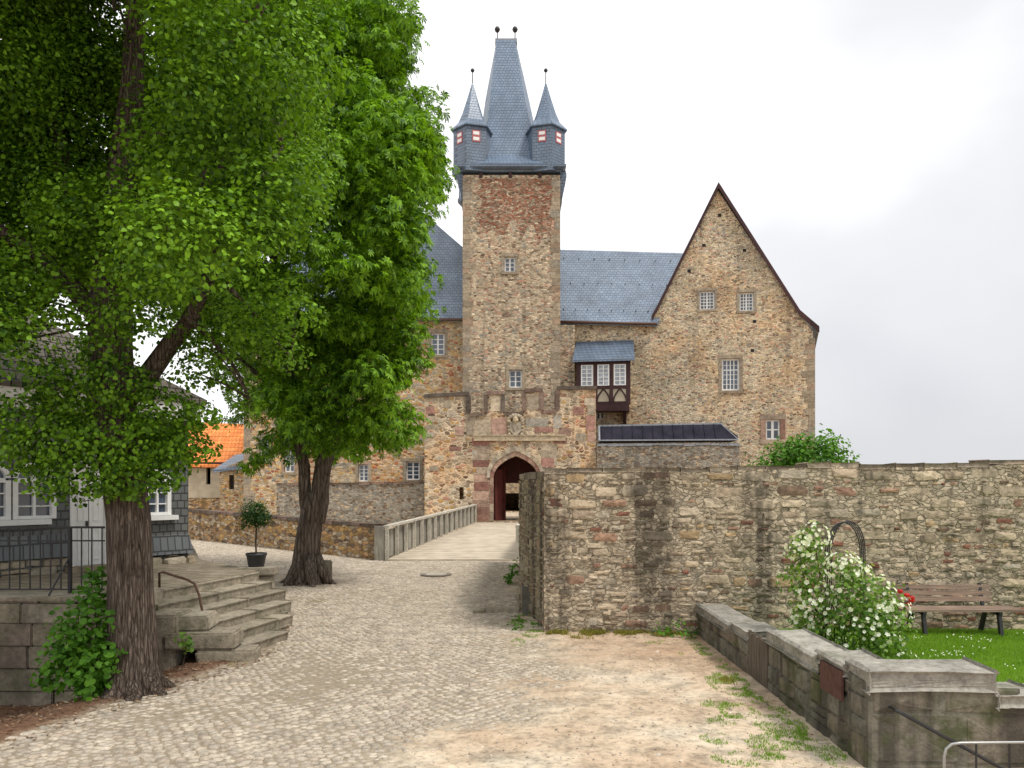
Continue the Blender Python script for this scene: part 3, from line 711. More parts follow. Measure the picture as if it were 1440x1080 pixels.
tufts('verge_weeds', [(-3.55, 12.4, .5, .2), (-3.45, 13.4, .8, .25), (-3.9, 15.2, .9, .3), (-4.3, 17, .9, .25), (-3.9, 11.1, .2, .15), (-3.3, 14.6, .7, .2)],
      1500, .02, M['drygrass'], 'sparse low weeds between cobbles at the foot of the stone steps')
# litter of twigs, bark and dead leaves under the big tree
mb = MB(); rr = random.Random(5)
for i in range(2600):
    Yp = rr.uniform(7.2, 12); d_ = rr.uniform(-.25, 2.6) ** 1; X_ = float(road_left(Yp)) - d_
    if X_ < -8.5: continue
    z_ = float(ground_z(X_, Yp)) + .008; a_ = rr.uniform(0, 6.28); l_ = rr.uniform(.012, .05); w_ = rr.uniform(.004, .016)
    c_, s_ = math.cos(a_), math.sin(a_)
    mb.add([(X_ - c_ * l_, Yp - s_ * l_, z_), (X_ + s_ * w_, Yp - c_ * w_, z_ + .01), (X_ + c_ * l_, Yp + s_ * l_, z_ + rr.uniform(0, .02)), (X_ - s_ * w_, Yp + c_ * w_, z_ + .004)], [(0, 1, 2, 3)])
t = NT('dead_leaf', .9, .1); gi = t.n('ShaderNodeNewGeometry').outputs['Random Per Island']
dl_m = t.fin(t.ramp(gi, [(0, (.10, .05, .03)), (.5, (.22, .12, .07)), (.85, (.3, .2, .12)), (1, (.4, .33, .25))]))
for i in range(900):
    X_ = rr.uniform(-.5, 3.05) ; Yp = rr.uniform(6.6, 13.3)
    if rr.random() > (.15 + .85 * max(0, (X_ - 1.6) / 1.5)) and Yp < 12.6: continue
    if X_ < float(dirt_edge(Yp)): continue
    z_ = float(ground_z(X_, Yp)) + .006; a_ = rr.uniform(0, 6.28); l_ = rr.uniform(.008, .03); w_ = rr.uniform(.003, .012); c_, s_ = math.cos(a_), math.sin(a_)
    mb.add([(X_ - c_ * l_, Yp - s_ * l_, z_), (X_ + s_ * w_, Yp - c_ * w_, z_ + .008), (X_ + c_ * l_, Yp + s_ * l_, z_ + rr.uniform(0, .012)), (X_ - s_ * w_, Yp + c_ * w_, z_ + .004)], [(0, 1, 2, 3)])
tag(mb.build('leaf_litter', dl_m), 'brown leaf litter and bark scraps strewn under the large tree and over the bare earth', 'leaf litter', kind='stuff')
# pebbles
mb = MB()
for i in range(1500):
    X_ = rr.uniform(-1.5, 3.0); Yp = rr.uniform(6.4, 13.2)
    if X_ < float(dirt_edge(Yp)) - .5: continue
    r = rr.uniform(.005, .016) * (2 if rr.random() < .04 else 1); z_ = float(ground_z(X_, Yp)); s_ = [rr.uniform(.7, 1.3) for _ in range(6)]
    mb.add([(X_ + r * s_[0], Yp, z_), (X_, Yp + r * s_[1], z_), (X_ - r * s_[2], Yp, z_), (X_, Yp - r * s_[3], z_), (X_, Yp, z_ + r * .8 * s_[4])], [(0, 1, 4), (1, 2, 4), (2, 3, 4), (3, 0, 4)])
tag(mb.build('pebbles', island_stone('pebble', [(.5, .45, .38), (.35, .3, .25), (.25, .2, .17), (.55, .5, .42)])), 'loose pebbles strewn over the trodden earth', 'pebbles', kind='stuff')

# ------------------------------------------------------------------ windows
def rect(u0, u1, z0, z1): return [(u0, z0), (u1, z0), (u1, z1), (u0, z1)]
def add_window(par, pl, r, cols, rows, fr=.07, bar=.035, depth=.19, surround=None, sw=.16, glass='glass', cross=False, arch=False, sill=True):
    u0, u1, z0, z1 = r; mb = MB()
    mb.pbox(pl, u0, u0 + fr, z0, z1, -depth - .06, -depth); mb.pbox(pl, u1 - fr, u1, z0, z1, -depth - .06, -depth)
    mb.pbox(pl, u0 + fr, u1 - fr, z0, z0 + fr, -depth - .06, -depth); mb.pbox(pl, u0 + fr, u1 - fr, z1 - fr, z1, -depth - .06, -depth)
    iu0, iu1, iz0, iz1 = u0 + fr, u1 - fr, z0 + fr, z1 - fr
    for c in range(1, cols):
        x = iu0 + (iu1 - iu0) * c / cols; b = bar * (2 if (cross or cols == 2 or (cols == 4 and c == 2)) else 1) / 2
        mb.pbox(pl, x - b, x + b, iz0, iz1, -depth - .05, -depth - .008)
    for k in range(1, rows):
        z = iz0 + (iz1 - iz0) * k / rows; b = bar / 2 * (2.2 if cross and k == cross else 1)
        mb.pbox(pl, iu0, iu1, z - b, z + b, -depth - .045, -depth - .012)
    w = mb.build('window', M['white'], par)
    g_ = MB(); g_.pbox(pl, iu0, iu1, iz0, iz1, -depth - .05, -depth - .035); g_.build('pane', M[glass], w)
    if surround:
        s_ = MB(); e_ = .025
        s_.pbox(pl, u0 - sw, u0, z0 - .005, z1 + .005, -.1, e_); s_.pbox(pl, u1, u1 + sw, z0 - .005, z1 + .005, -.1, e_)
        s_.pbox(pl, u0 - sw * 1.1, u1 + sw * 1.1, z1 + .008, z1 + sw * 1.1, -.1, e_ + .01); s_.pbox(pl, u0 - sw * 1.1, u1 + sw * 1.1, z0 - sw * .9, z0 - .008, -.1, e_ + .05)
        s_.build('stone_surround', M[surround], w)
    return w
def wrect(pl, px0, px1, py0, py1):
    a = pl.uz(px0, (py0 + py1) / 2)[0]; b = pl.uz(px1, (py0 + py1) / 2)[0]
    zt = pl.uz((px0 + px1) / 2, py0)[1]; zb = pl.uz((px0 + px1) / 2, py1)[1]
    return (a, b, zb, zt)

# ------------------------------------------------------------------ castle tower
TY = 51.5
tx0, tx1 = at(651, 0, TY).x, at(787.5, 0, TY).x
PT = Plane((tx0, TY), (tx1, TY)); TWd = tx1 - tx0
tw = thing('castle_tower', 'tall square stone castle tower with slate spire and corner turrets', 'tower', ((tx0 + tx1) / 2, TY + 3, 0))
ztop = at(0, 246, TY).z
wins = [wrect(PT, 709.5, 724.5, 361, 382), wrect(PT, 716, 734, 520, 545)]
zr0, zr1 = at(0, 345, TY).z, at(0, 262, TY).z
mb = MB(); mb.wall(PT, [(0, -.2), (TWd, -.2), (TWd, ztop), (0, ztop)], [rect(*w) for w in wins] + [rect(1.9, 5.2, .2, 4.6)], th=6.4, rev=[.28, .28, 6.4])
mb.build('wall', M['tower'], tw)
# reddish repair facing, a bit proud and ragged
mb = MB(); rr = random.Random(3)
a0 = PT.uz(676, 0)[0]; a1 = PT.uz(775, 0)[0]
poly = []
for i in range(13): poly.append((a0 + (a1 - a0) * i / 12, at(0, 322 + rr.uniform(-14, 22), TY).z))
for i in range(7): poly.append((a1 + rr.uniform(-.3, .35), at(0, 318 - i * 10, TY).z))
poly += [(a1, at(0, 251, TY).z), (a0 - .1, at(0, 251, TY).z)]
for i in range(6): poly.append((a0 + rr.uniform(-.4, .3), at(0, 262 + i * 9, TY).z))
tri = tessellate_polygon([[Vector((u, z, 0)) for u, z in poly]]); mb.add([PT.P(u, z, .004) for u, z in poly], tri)
mb.build('red_stone_patch', M['tower_red'], tw)
for i, w in enumerate(wins): add_window(tw, PT, w, 2, 3, .09, .05, surround='castlequoin', sw=.2)
for side in (0, 1):      # corner quoins
    z = 0.2; k = 0; mb = MB()
    while z < ztop - .4:
        h = random.uniform(.3, .5); L = random.uniform(.3, .7)
        if side == 0: mb.pbox(PT, -.02, L, z, z + h - .02, -.3, .018)
        else: mb.pbox(PT, TWd - L, TWd + .02, z, z + h - .02, -.3, .018)
        z += h; k += 1
    mb.build('quoins', M['castlequoin'], tw)
# lower annex, right of the tower foot
mb = MB(); pa = Plane((tx1, TY + .5), (tx1 + 2, TY + .5)); zz = at(0, 457, TY + .5).z
mb.wall(pa, [(0.0, -.2), (1.0, -.2), (1.0, zz), (0.0, zz)], th=3); mb.build('stair_buttress', M['tower'], tw)
# putlog holes below the cornice
for px in (676, 717.5, 759):
    mb = MB(); u = PT.uz(px, 0)[0]; z = at(0, 247, TY).z; mb.pbox(PT, u - .11, u + .11, z - .15, z + .22, -.1, .05); mb.build('corbel_end', M['darkwood'], tw)

cxT, cyT = (tx0 + tx1) / 2, TY + TWd / 2; hw = TWd / 2
ze = at(0, 237, TY).z       # eave level
def sq(h, z, ch=0.0):
    if ch == 0: ch = .001
    p = [(-h + ch, -h), (h - ch, -h), (h, -h + ch), (h, h - ch), (h - ch, h), (-h + ch, h), (-h, h - ch), (-h, -h + ch)]
    return [Vector((cxT + x, cyT + y, z)) for x, y in p]
mb = MB(); mb.rings([sq(hw + .02, ze - .22), sq(hw + .1, ze - .14), sq(hw + .3, ze - .03), sq(hw + .34, ze)]); mb.build('cornice', M['slate_dark'], tw)
mb = MB(); mb.rings([sq(hw + .38, ze + .002), sq(hw + .38, ze + .15), sq(hw + .25, ze + .22)]); mb.build('eave_board', M['slate_dark'], tw)
# spire: octagonal section with bell-cast foot
def oct_(cw, sw, z):        # cw half width of front facet, sw half width overall (x and y)
    k_ = sw * .12
    p = [(-cw, -sw), (cw, -sw), (sw, -k_), (sw, k_), (cw, sw), (-cw, sw), (-sw, k_), (-sw, -k_)]
    return [Vector((cxT + x, cyT + y, z)) for x, y in p]
ky = (cyT) / F
prof = []
for py, c0, c1, s0, s1 in ((236, 664, 775, 652, 786), (222, 675, 762, 667, 771), (200, 682, 749, 672, 760), (165, 687, 741, 678, 752), (130, 691, 735, 683, 744), (95, 695, 730, 690, 736), (58, 698.5, 724.5, 697, 726)):
    z = EYE - (py - HY) * (cyT - (s1 - s0) / 2 * ky * .8) / F
    prof.append(((c1 - c0) / 2 * ky, (s1 - s0) / 2 * ky, z))
prof[0] = (hw - .6, hw + .28, ze + .22)
def oct2(c, s, z, xs_=1.0): return [Vector((cxT + p.x - cxT, cyT + (p.y - cyT) * xs_, z)) for p in oct_(c, s, z)]
mb = MB(); shx = at(711, 0, cyT).x - cxT
rg = []
for i, (c, s, z) in enumerate(prof):
    f = i / (len(prof) - 1); r_ = oct_(c, s, z); rg.append([Vector((v.x + shx * 0 * f, v.y, v.z)) for v in r_])
for i, r_ in enumerate(rg):
    px_c = [719, 719, 716, 714.5, 713, 712.3, 711.5][i]; dx = (px_c - 719) * ky
    for v in r_: v.x += dx
mb.rings(rg); mb.build('spire', M['slate_spire'], tw)
tz = prof[-1][2]; tcx = cxT + (711.5 - 719) * ky; tw_ = prof[-1][1]
mb = MB(); mb.box(tcx - tw_ - .04, tcx + tw_ + .04, cyT - .45, cyT + .45, tz, tz + .28); mb.build('ridge_cap', M['lead'], tw)
for s_ in (-1, 1):
    x = tcx + s_ * .62; mb = MB(); mb.tube([(x, cyT, tz + .2), (x, cyT, tz + 1.15)], .035, 6)
    mb.lathe((x, cyT, tz + 1.15), [(.02, -.2), (.14, -.15), (.2, 0), (.14, .15), (.02, .2)], 12); mb.build('finial', M['iron'], tw, True)
# brackets carrying the turrets at the tower's sides
for s_ in (-1, 1):
    xo = cxT + s_ * hw
    for yy in (TY + .15, TY + TWd - 1.55):
        mb = MB(); a_, b_ = sorted((xo + s_ * .01, xo + s_ * .44)); c_, d_ = sorted((xo + s_ * .01, xo + s_ * .16))
        mb.rings([[(c_, yy + .3, ze - 1.9), (d_, yy + .3, ze - 1.9), (d_, yy + 1.1, ze - 1.9), (c_, yy + 1.1, ze - 1.9)], [(c_, yy + .2, ze - 1.6), (d_ + (.06 if s_ > 0 else 0), yy + .2, ze - 1.6), (d_, yy + 1.2, ze - 1.6), (c_ - (.06 if s_ < 0 else 0), yy + 1.2, ze - 1.6)], [(a_, yy, ze - .5), (b_, yy, ze - .5), (b_, yy + 1.4, ze - .5), (a_, yy + 1.4, ze - .5)], [(a_, yy, ze - .24), (b_, yy, ze - .24), (b_, yy + 1.4, ze - .24), (a_, yy + 1.4, ze - .24)]])
        mb.build('turret_bracket', M['slate_dark'], tw)
# corner turrets
def turret(cx_, cy_, apex_x, name_side):
    A0 = R(15) if name_side == 0 else R(-15)
    r0 = 1.3; zb = ze + .24; zt = at(0, 178, TY - 0).z
    def hx(r, z, a0=A0): return [Vector((cx_ + r * math.cos(a0 + k * math.pi / 3), cy_ + r * math.sin(a0 + k * math.pi / 3), z)) for k in range(6)]
    mb = MB(); mb.rings([hx(r0 + .08, ze - .23), hx(r0 + .08, ze + .06), hx(r0, ze + .1), hx(r0, zt)])
    body = mb.build('turret', M['slate_dark'], tw)
    mb = MB(); H_ = at(0, 108, TY).z - zt
    mb.rings([hx(r0 + .16, zt - .04), hx(r0 + .17, zt + .04), hx(r0 * .74, zt + H_ * .17), hx(r0 * .52, zt + H_ * .38), hx(r0 * .28, zt + H_ * .68), hx(.05, zt + H_)])
    rf = mb.build('turret_roof', M['slate_spire'], body)
    mb = MB(); mb.tube([(cx_, cy_, zt + H_ - .1), (cx_, cy_, zt + H_ + .9)], .03, 6)
    mb.lathe((cx_, cy_, zt + H_ + .9), [(.02, -.13), (.1, -.09), (.14, 0), (.1, .09), (.02, .13)], 10); mb.build('turret_finial', M['iron'], body, True)
    # hatches painted red and white, on the two front faces
    for k in range(6):
        ring = hx(r0, 0); a_, b_ = ring[k], ring[(k + 1) % 6]; pl = Plane((a_.x, a_.y), (b_.x, b_.y)); w = (b_ - a_).length
        if pl.n.y > -.3 or cy_ > TY + 2: continue
        zc = at(0, 193, TY).z; mb = MB(); mb.pbox(pl, w / 2 - .27, w / 2 + .27, zc - .38, zc + .38, -.02, .03); h_ = mb.build('hatch', M['pinkpaint'], body)
        for (q2, q3) in ((-.29, -.08), (.08, .29)): mb = MB(); mb.pbox(pl, w / 2 - .2, w / 2 + .2, zc + q2, zc + q3, .0, .045); mb.build('white_stripe', M['white'], h_)
hx_ = at(663, 0, TY).x; hx2 = at(766, 0, TY).x
turret(at(664.5, 0, TY + .9).x, TY + .9, 0, 0); turret(at(767.5, 0, TY + .9).x, TY + .9, 0, 1)
turret(at(664.5, 0, TY + .6).x, TY + TWd - .5, 0, 0); turret(at(767.5, 0, TY + .6).x, TY + TWd - .5, 0, 1)

# ------------------------------------------------------------------ great hall, left of the tower
HYD = 53.0; hxl = at(343, 0, HYD).x; hxr = tx0 + .05
PH = Plane((hxl, HYD), (hxr, HYD)); HL = hxr - hxl
hall = thing('great_hall', 'stone castle hall with steep slate roof behind the trees left of the tower', 'castle wing', (hxl + HL / 2, HYD + 5, 0))
ez = at(0, 451, HYD).z
wins = [wrect(PH, 606, 625, 468, 499), wrect(PH, 504, 518, 653, 677), wrect(PH, 571, 590, 649, 675), wrect(PH, 365, 379, 615, 648), wrect(PH, 400, 414, 630, 664), wrect(PH, 520, 538, 468, 499), wrect(PH, 440, 458, 468, 499), wrect(PH, 470, 488, 560, 592)]
mb = MB(); mb.wall(PH, [(0, -.2), (HL, -.2), (HL, ez), (0, ez)], [rect(*w) for w in wins], th=11); mb.build('wall', M['hall'], hall)
for i, w in enumerate(wins): add_window(hall, PH, w, 2, 4, .09, .05, surround='castlequoin', sw=.2)
mb = MB()
for z in np.arange(0.2, ez - .3, .42):
    L = random.uniform(.35, .8); mb.pbox(PH, -.02, L, z, z + .4, -.4, .02)
mb.build('quoins', M['castlequoin'], hall)
rz = at(0, 296, HYD + 5.7).z; e1 = at(0, 448, HYD - .4).z
xr_e = 2.2; Rg = at(590, 296, HYD + 5.7)
mb = MB(); E = .15
A = [Vector((hxl - .4, HYD - .4, e1 - .1)), Vector((xr_e, HYD - .4, e1 - .1)), Vector((xr_e, HYD + 11.4, e1 - .1)), Vector((hxl - .4, HYD + 11.4, e1 - .1))]
B = [v + Vector((0, 0, .16)) for v in A]; r0_, r1_ = Vector((hxl + 5, HYD + 5.5, rz)), Vector((Rg.x, HYD + 5.5, rz))
mb.add(A + B + [r0_, r1_], [(0, 1, 2, 3), (0, 4, 5, 1), (1, 5, 6, 2), (2, 6, 7, 3), (3, 7, 4, 0), (4, 8, 9, 5), (5, 9, 6), (6, 9, 8, 7), (7, 8, 4)])
mb.build('roof', M['slate'], hall)
mb = MB(); mb.box(hxl - .45, hxr, HYD - .52, HYD - .402, e1 - .12, e1 - .0); mb.build('gutter', M['copper'], hall)

# ------------------------------------------------------------------ gabled building, right
PG = Plane((at(806, 0, 52.6).x, 52.6), (at(1145, 0, 50.0).x, 50.0))
gb = thing('gabled_building', 'tall stone castle building with steep pointed gable right of the tower', 'castle wing', (12, 56, 0))
U = PG.uz
out = [U(789, 720), U(1147, 720), U(1147, 650), U(1143, 466), U(1130, 450), U(1010, 268), U(1009, 268), U(921, 442), U(917, 456), U(789, 456)]
out = [(u, max(z, -.2)) for u, z in out]
wins = [wrect(PG, 984, 1005, 409, 435), wrect(PG, 1040, 1060, 411, 437), wrect(PG, 1015, 1040, 504, 549), wrect(PG, 1077, 1097, 590, 618), wrect(PG, 838, 850, 579, 590)]
mb = MB(); mb.wall(PG, out, [rect(*w) for w in wins], th=.7); mb.build('gable_wall', M['gable'], gb)
add_window(gb, PG, wins[0], 4, 5, .09, .045, surround='castlequoin', sw=.16); add_window(gb, PG, wins[1], 4, 5, .09, .045, surround='castlequoin', sw=.16)
add_window(gb, PG, wins[2], 4, 6, .11, .03, surround='castlequoin', sw=.2, cross=4); add_window(gb, PG, wins[3], 2, 2, .1, .08, surround='redquoin', sw=.32); add_window(gb, PG, wins[4], 2, 1, .08, .06)
DB = Vector((.33, .944, 0)) * 15
mb = MB()     # body behind the gable: side walls
uR = out[2][0]; uL = U(917, 456)[0]; zE = U(1143, 462)[1]
a = PG.P(uR - .05, 0, -.68); b = a + DB
mb.hexa([(a.x, a.y, -.2), (b.x, b.y, -.2), (b.x - .6, b.y, -.2), (a.x - .6, a.y, -.2), (a.x, a.y, zE), (b.x, b.y, zE), (b.x - .6, b.y, zE), (a.x - .6, a.y, zE)])
a = PG.P(uL, 0, -.68); b = a + DB
mb.hexa([(a.x, a.y, -.2), (a.x + .6, a.y, -.2), (b.x + .6, b.y, -.2), (b.x, b.y, -.2), (a.x, a.y, zE), (a.x + .6, a.y, zE), (b.x + .6, b.y, zE), (b.x, b.y, zE)])
mb.build('side_wall', M['gable'], gb)
# roof with kicked eave on the right
vp_ = [U(916, 446), U(924, 432), U(1010, 259), U(1124, 438), U(1138, 450), U(1151, 461)]
fr = [PG.P(u, z, .22) for u, z in vp_]; bk = [p + DB for p in fr]
dn = Vector((0, 0, -.2))
mb = MB()
for i in range(len(vp_) - 1):
    a, b, c, d = fr[i], fr[i + 1], bk[i + 1], bk[i]
    mb.hexa([a + dn, b + dn, c + dn, d + dn, a, b, c, d])
mb.build('roof', M['slate'], gb)
mb = MB()
for i in range(len(vp_) - 1):
    a, b = PG.P(*vp_[i], .28), PG.P(*vp_[i + 1], .28); dd_ = Vector((0, 0, -.34)); nn_ = PG.n * .055
    mb.hexa([a + dd_, b + dd_, b + dd_ - nn_, a + dd_ - nn_, a + Vector((0, 0, .04)), b + Vector((0, 0, .04)), b - nn_ + Vector((0, 0, .04)), a - nn_ + Vector((0, 0, .04))])
mb.build('verge_board', M['darkwood'], gb)
# link roof between tower and gable
e0, e1_ = PG.P(U(789, 453)[0], U(789, 453)[1], .45), PG.P(U(924, 456)[0], U(924, 456)[1], .45)
g0, g1 = at(786, 351, 58.2), at(975, 356.5, 58.2)
mb = MB(); dn = Vector((0, 0, -.22)); mb.hexa([e0 + dn, e1_ + dn, g1 + dn, g0 + dn, e0, e1_, g1, g0])
mb.hexa([g0 + dn, g1 + dn, g1 + Vector((0, 5, -6.5)), g0 + Vector((0, 5, -6.5)), g0, g1, g1 + Vector((0, 5.2, -6.3)), g0 + Vector((0, 5.2, -6.3))])
mb.build('link_roof', M['slate'], gb)
mb = MB(); mb.tube([e0 + Vector((0, -.06, -.08)), e1_ + Vector((0, -.06, -.08))], .09, 8); up = U(803.5, 460)
mb.tube([PG.P(up[0], up[1] - .0, .3), PG.P(up[0], up[1] - .5, .1), PG.P(up[0], 2.0, .1)], .075, 8); mb.build('gutter_and_downpipe', M['copper'], gb, True)
for k in range(8):      # snow hooks
    for row in (.14, .5, .86):
        f = (k + .3 + .5 * (.3 < row < .6)) / 8.5; p = (e0 + (e1_ - e0) * f) * (1 - row) + (g0 + (g1 - g0) * f) * row
        mb = MB(); mb.box(p.x - .03, p.x + .03, p.y - .04, p.y + .04, p.z, p.z + .08); mb.build('snow_hook', M['iron'], gb)
for px, py in ((1012, 303), (1047, 352), (990, 345), (969, 381), (1061, 452), (1058, 493)):
    u, z = U(px, py); mb = MB(); mb.pbox(PG, u - .11, u + .11, z - .1, z + .1, -.1, .006); mb.build('putlog_hole', M['dark'], gb)
mb = MB(); z = .2
while z < U(1144, 480)[1]:
    L = random.uniform(.35, .8); h = random.uniform(.3, .45); ur = U(1146, 560)[0]; mb.pbox(PG, ur - L, ur + .01, z, z + h - .02, -.4, .02); z += h
mb.build('quoins', M['castlequoin'], gb)
# timber oriel
o0, o1 = U(816, 513)[0], U(884, 513)[0]; oz0, oz1 = U(850, 572)[1], U(850, 512)[1]; OD = 1.15
orl = MB(); orl.pbox(PG, o0, o1, oz0 + .02, oz1, .01, OD); oriel = orl.build('oriel', M['plaster'], gb)
po = Plane((PG.P(o0, 0, OD).x, PG.P(o0, 0, OD).y), (PG.P(o1, 0, OD).x, PG.P(o1, 0, OD).y)); OW = o1 - o0
mb = MB(); zs = U(850, 548)[1]
for u in (0, OW): mb.pbox(po, u - .14, u + .14, oz0, oz1, -.15, .06)
for u in (OW / 3 + .03, OW * 2 / 3 - .03): mb.pbox(po, u - .12, u + .12, oz0 + .2, oz1 - .2, -.1, .05)
for z0_, z1_ in ((oz0, oz0 + .22), (zs - .1, zs + .1), (oz1 - .2, oz1)): mb.pbox(po, .14, OW - .14, z0_, z1_, -.1, .045)
for k in range(3):       # curved braces
    c = OW * (k + .5) / 3; zb, zt = oz0 + .2, zs - .1
    for s_ in (-1, 1):
        pts = [po.P(c + s_ * (.42 * (1 - q ** 2)) - s_ * 0, zb + (zt - zb) * q, .03) for q in np.linspace(0, 1, 6)]
        mb.tube(pts, .05, 6)
sd_ = Plane((PG.P(o0, 0, 0).x, PG.P(o0, 0, 0).y), (PG.P(o0, 0, OD).x, PG.P(o0, 0, OD).y))
mb.build('timber_frame', M['darkwood'], oriel)
mb = MB(); mb.pbox(PG, o0 - .05, o1 + .05, oz0 - .4, oz0 - .01, .01, OD + .1)
for u in (o0 + .15, o1 - .15):
    mb.prism(Plane((PG.P(u - .1, 0, 0).x, PG.P(u - .1, 0, 0).y), (PG.P(u - .1, 0, 0).x + PG.n.x, PG.P(u - .1, 0, 0).y + PG.n.y)), [(0.01, oz0 - 1.3), (.2, oz0 - 1.3), (1.0, oz0 - .42), (.01, oz0 - .42)], -.1, .1)
mb.build('bracket_base', M['darkwood'], oriel)
for k in range(3):
    c = OW * (k + .5) / 3 + (.0, 0, -.0)[k]; mb = MB(); wz0, wz1 = zs + .12, oz1 - .22; hw_ = OW / 6 - .15
    for a_, b_ in ((c - hw_, c - hw_ + .08), (c + hw_ - .08, c + hw_), (c - .03, c + .03)): mb.pbox(po, a_, b_, wz0, wz1, .0, .09)
    for q in range(6): z_ = wz0 + (wz1 - wz0 - .05) * q / 5; mb.pbox(po, c - hw_ + .08, c + hw_ - .08, z_, z_ + .05, .0, .07)
    w = mb.build('window', M['white'], oriel); mb = MB(); mb.pbox(po, c - hw_ + .05, c + hw_ - .05, wz0, wz1, .0, .04); mb.build('pane', M['curtain'], w)
r0a, r1a = U(808, 512)[0], U(893, 512)[0]; zt_, zb_ = U(850, 480)[1], U(850, 512)[1]
mb = MB(); q = [PG.P(r0a, zb_ - .05, OD + .35), PG.P(r1a, zb_ - .05, OD + .35), PG.P(r1a - .1, zt_ - .1, .0), PG.P(r0a + .1, zt_ - .1, 0)]
mb.hexa(q + [v + Vector((0, 0, .13)) for v in q]); mb.build('oriel_roof', M['slate_dark'], oriel)

# ------------------------------------------------------------------ gatehouse
GYD = 48.0; gx0, gx1 = at(597, 0, GYD).x, at(838, 0, GYD).x
PK = Plane((gx0, GYD), (gx1, GYD)); K = PK.uz; KW = gx1 - gx0
gh = thing('gatehouse', 'crenellated stone gatehouse with pointed arch gate at the end of the bridge', 'gatehouse', ((gx0 + gx1) / 2, GYD + 3, .3))
dz = .30
crest = [(597, 557), (658, 553), (659, 583), (683, 583), (684, 552.5), (707, 552), (708, 582), (737, 581), (738, 549), (762, 548), (763, 579), (784, 578.5), (785, 545.5), (838, 545)]
def arch_pts(xc0, xc1, ysp, yap, n=9):
    L, Rr = xc0, xc1; mid = (L + Rr) / 2; pts = []
    for i in range(n + 1):
        q = i / n; pts.append((L + (mid - L) * (1 - math.cos(q * 1.02)) / (1 - math.cos(1.02)), ysp - (ysp - yap) * math.sin(q * 1.02) / math.sin(1.02)))
    return pts + [(L + Rr - x, y) for x, y in reversed(pts[:-1])]
op = arch_pts(694, 757, 672, 641)
hole = [K(757, 733), *[K(x, y) for x, y in reversed(op)], K(694, 733)]
hole = [(u, max(z, dz)) for u, z in hole]
slit = rect(*wrect(PK, 646, 652, 685, 702))
mb = MB(); outl = [(0, -.3), (KW, -.3)] + [K(x, y) for x, y in reversed(crest)]
mb.wall(PK, outl, [hole, slit], th=.9, rev=.9)
mb.build('front_wall', M['gate'], gh)
# gate passage behind: walls, vault, back opening onto the yard
mb = MB(); hu0, hu1 = K(694, 700)[0] - .25, K(757, 700)[0] + .25; zc = K(720, 641)[1] + .3; D0, D1 = -.9, -3.4
mb.pbox(PK, hu0 - .4, hu0, 0, zc, D1, D0 - .002); mb.pbox(PK, hu1, hu1 + .4, 0, zc, D1, D0 - .002); mb.pbox(PK, hu0 - .4, hu1 + .4, zc, zc + .4, D1, D0 - .002)
mb.build('passage_wall', M['redquoin'], gh)
# rear curtain with a lower doorway, red boarded doors above
mb = MB(); bz = K(720, 679)[1]; bu0, bu1 = K(710, 700)[0], K(752, 700)[0]
mb.wall(Plane((PK.P(hu0, 0, D1).x, GYD - D1), (PK.P(hu1, 0, D1).x, GYD - D1)), [(0, 0), (hu1 - hu0, 0), (hu1 - hu0, zc), (0, zc)], [[(bu0 - hu0, .0 + .01), (bu1 - hu0, .01), (bu1 - hu0, bz), (bu0 - hu0, bz)]], th=.25, rev=.25)
mb.build('inner_boarding', M['doorwood'], gh)
# arch mouldings
def arch_band(x0, x1, ysp, yap, x0b, x1b, yspb, yapb, off, ylow=733):
    mb = MB(); a_ = [(x0, ylow)] + arch_pts(x0, x1, ysp, yap) + [(x1, ylow)]; b_ = [(x0b, ylow)] + arch_pts(x0b, x1b, yspb, yapb) + [(x1b, ylow)]
    for i in range(len(a_) - 1):
        q = [K(*a_[i]), K(*a_[i + 1]), K(*b_[i + 1]), K(*b_[i])]
        if abs(q[0][1] - q[1][1]) > 1.2:
            m = 5
            for j in range(m):
                f = lambda A_, B_, t_: (A_[0] + (B_[0] - A_[0]) * t_, max(dz - .1, A_[1] + (B_[1] - A_[1]) * t_))
                mb.prism(PK, [f(q[0], q[1], j / m + .004), f(q[0], q[1], (j + 1) / m - .004), f(q[3], q[2], (j + 1) / m - .004), f(q[3], q[2], j / m + .004)], -.2, off)
        else: mb.prism(PK, q, -.2, off)
    return mb
arch_band(694, 757, 672, 641, 689, 760.5, 669, 634, .03).build('inner_arch_moulding', M['redquoin'], gh)
arch_band(689, 760.5, 669, 634, 684.5, 764, 666, 627.5, .10, 672).build('outer_arch_moulding', M['quoin'], gh)
rr = random.Random(8)
for (xa, xb) in ((668, 688), (761, 778)):       # jamb quoins
    y = 733; mb = MB()
    while y > 625:
        h = rr.uniform(9, 14); e_ = rr.uniform(-5, 3)
        u0, z0 = K(xa + (e_ if xa < 700 else 0), y); u1, z1 = K(xb - (e_ if xa > 700 else 0), y - h + .6)
        if xa > 700 and y > 660: pass
        mb.pbox(PK, u0, u1, max(z0, dz - .1), z1, -.2, .02); y -= h
    mb.build('jamb_quoins', M['redquoin' if xa < 700 else 'mixquoin'], gh)
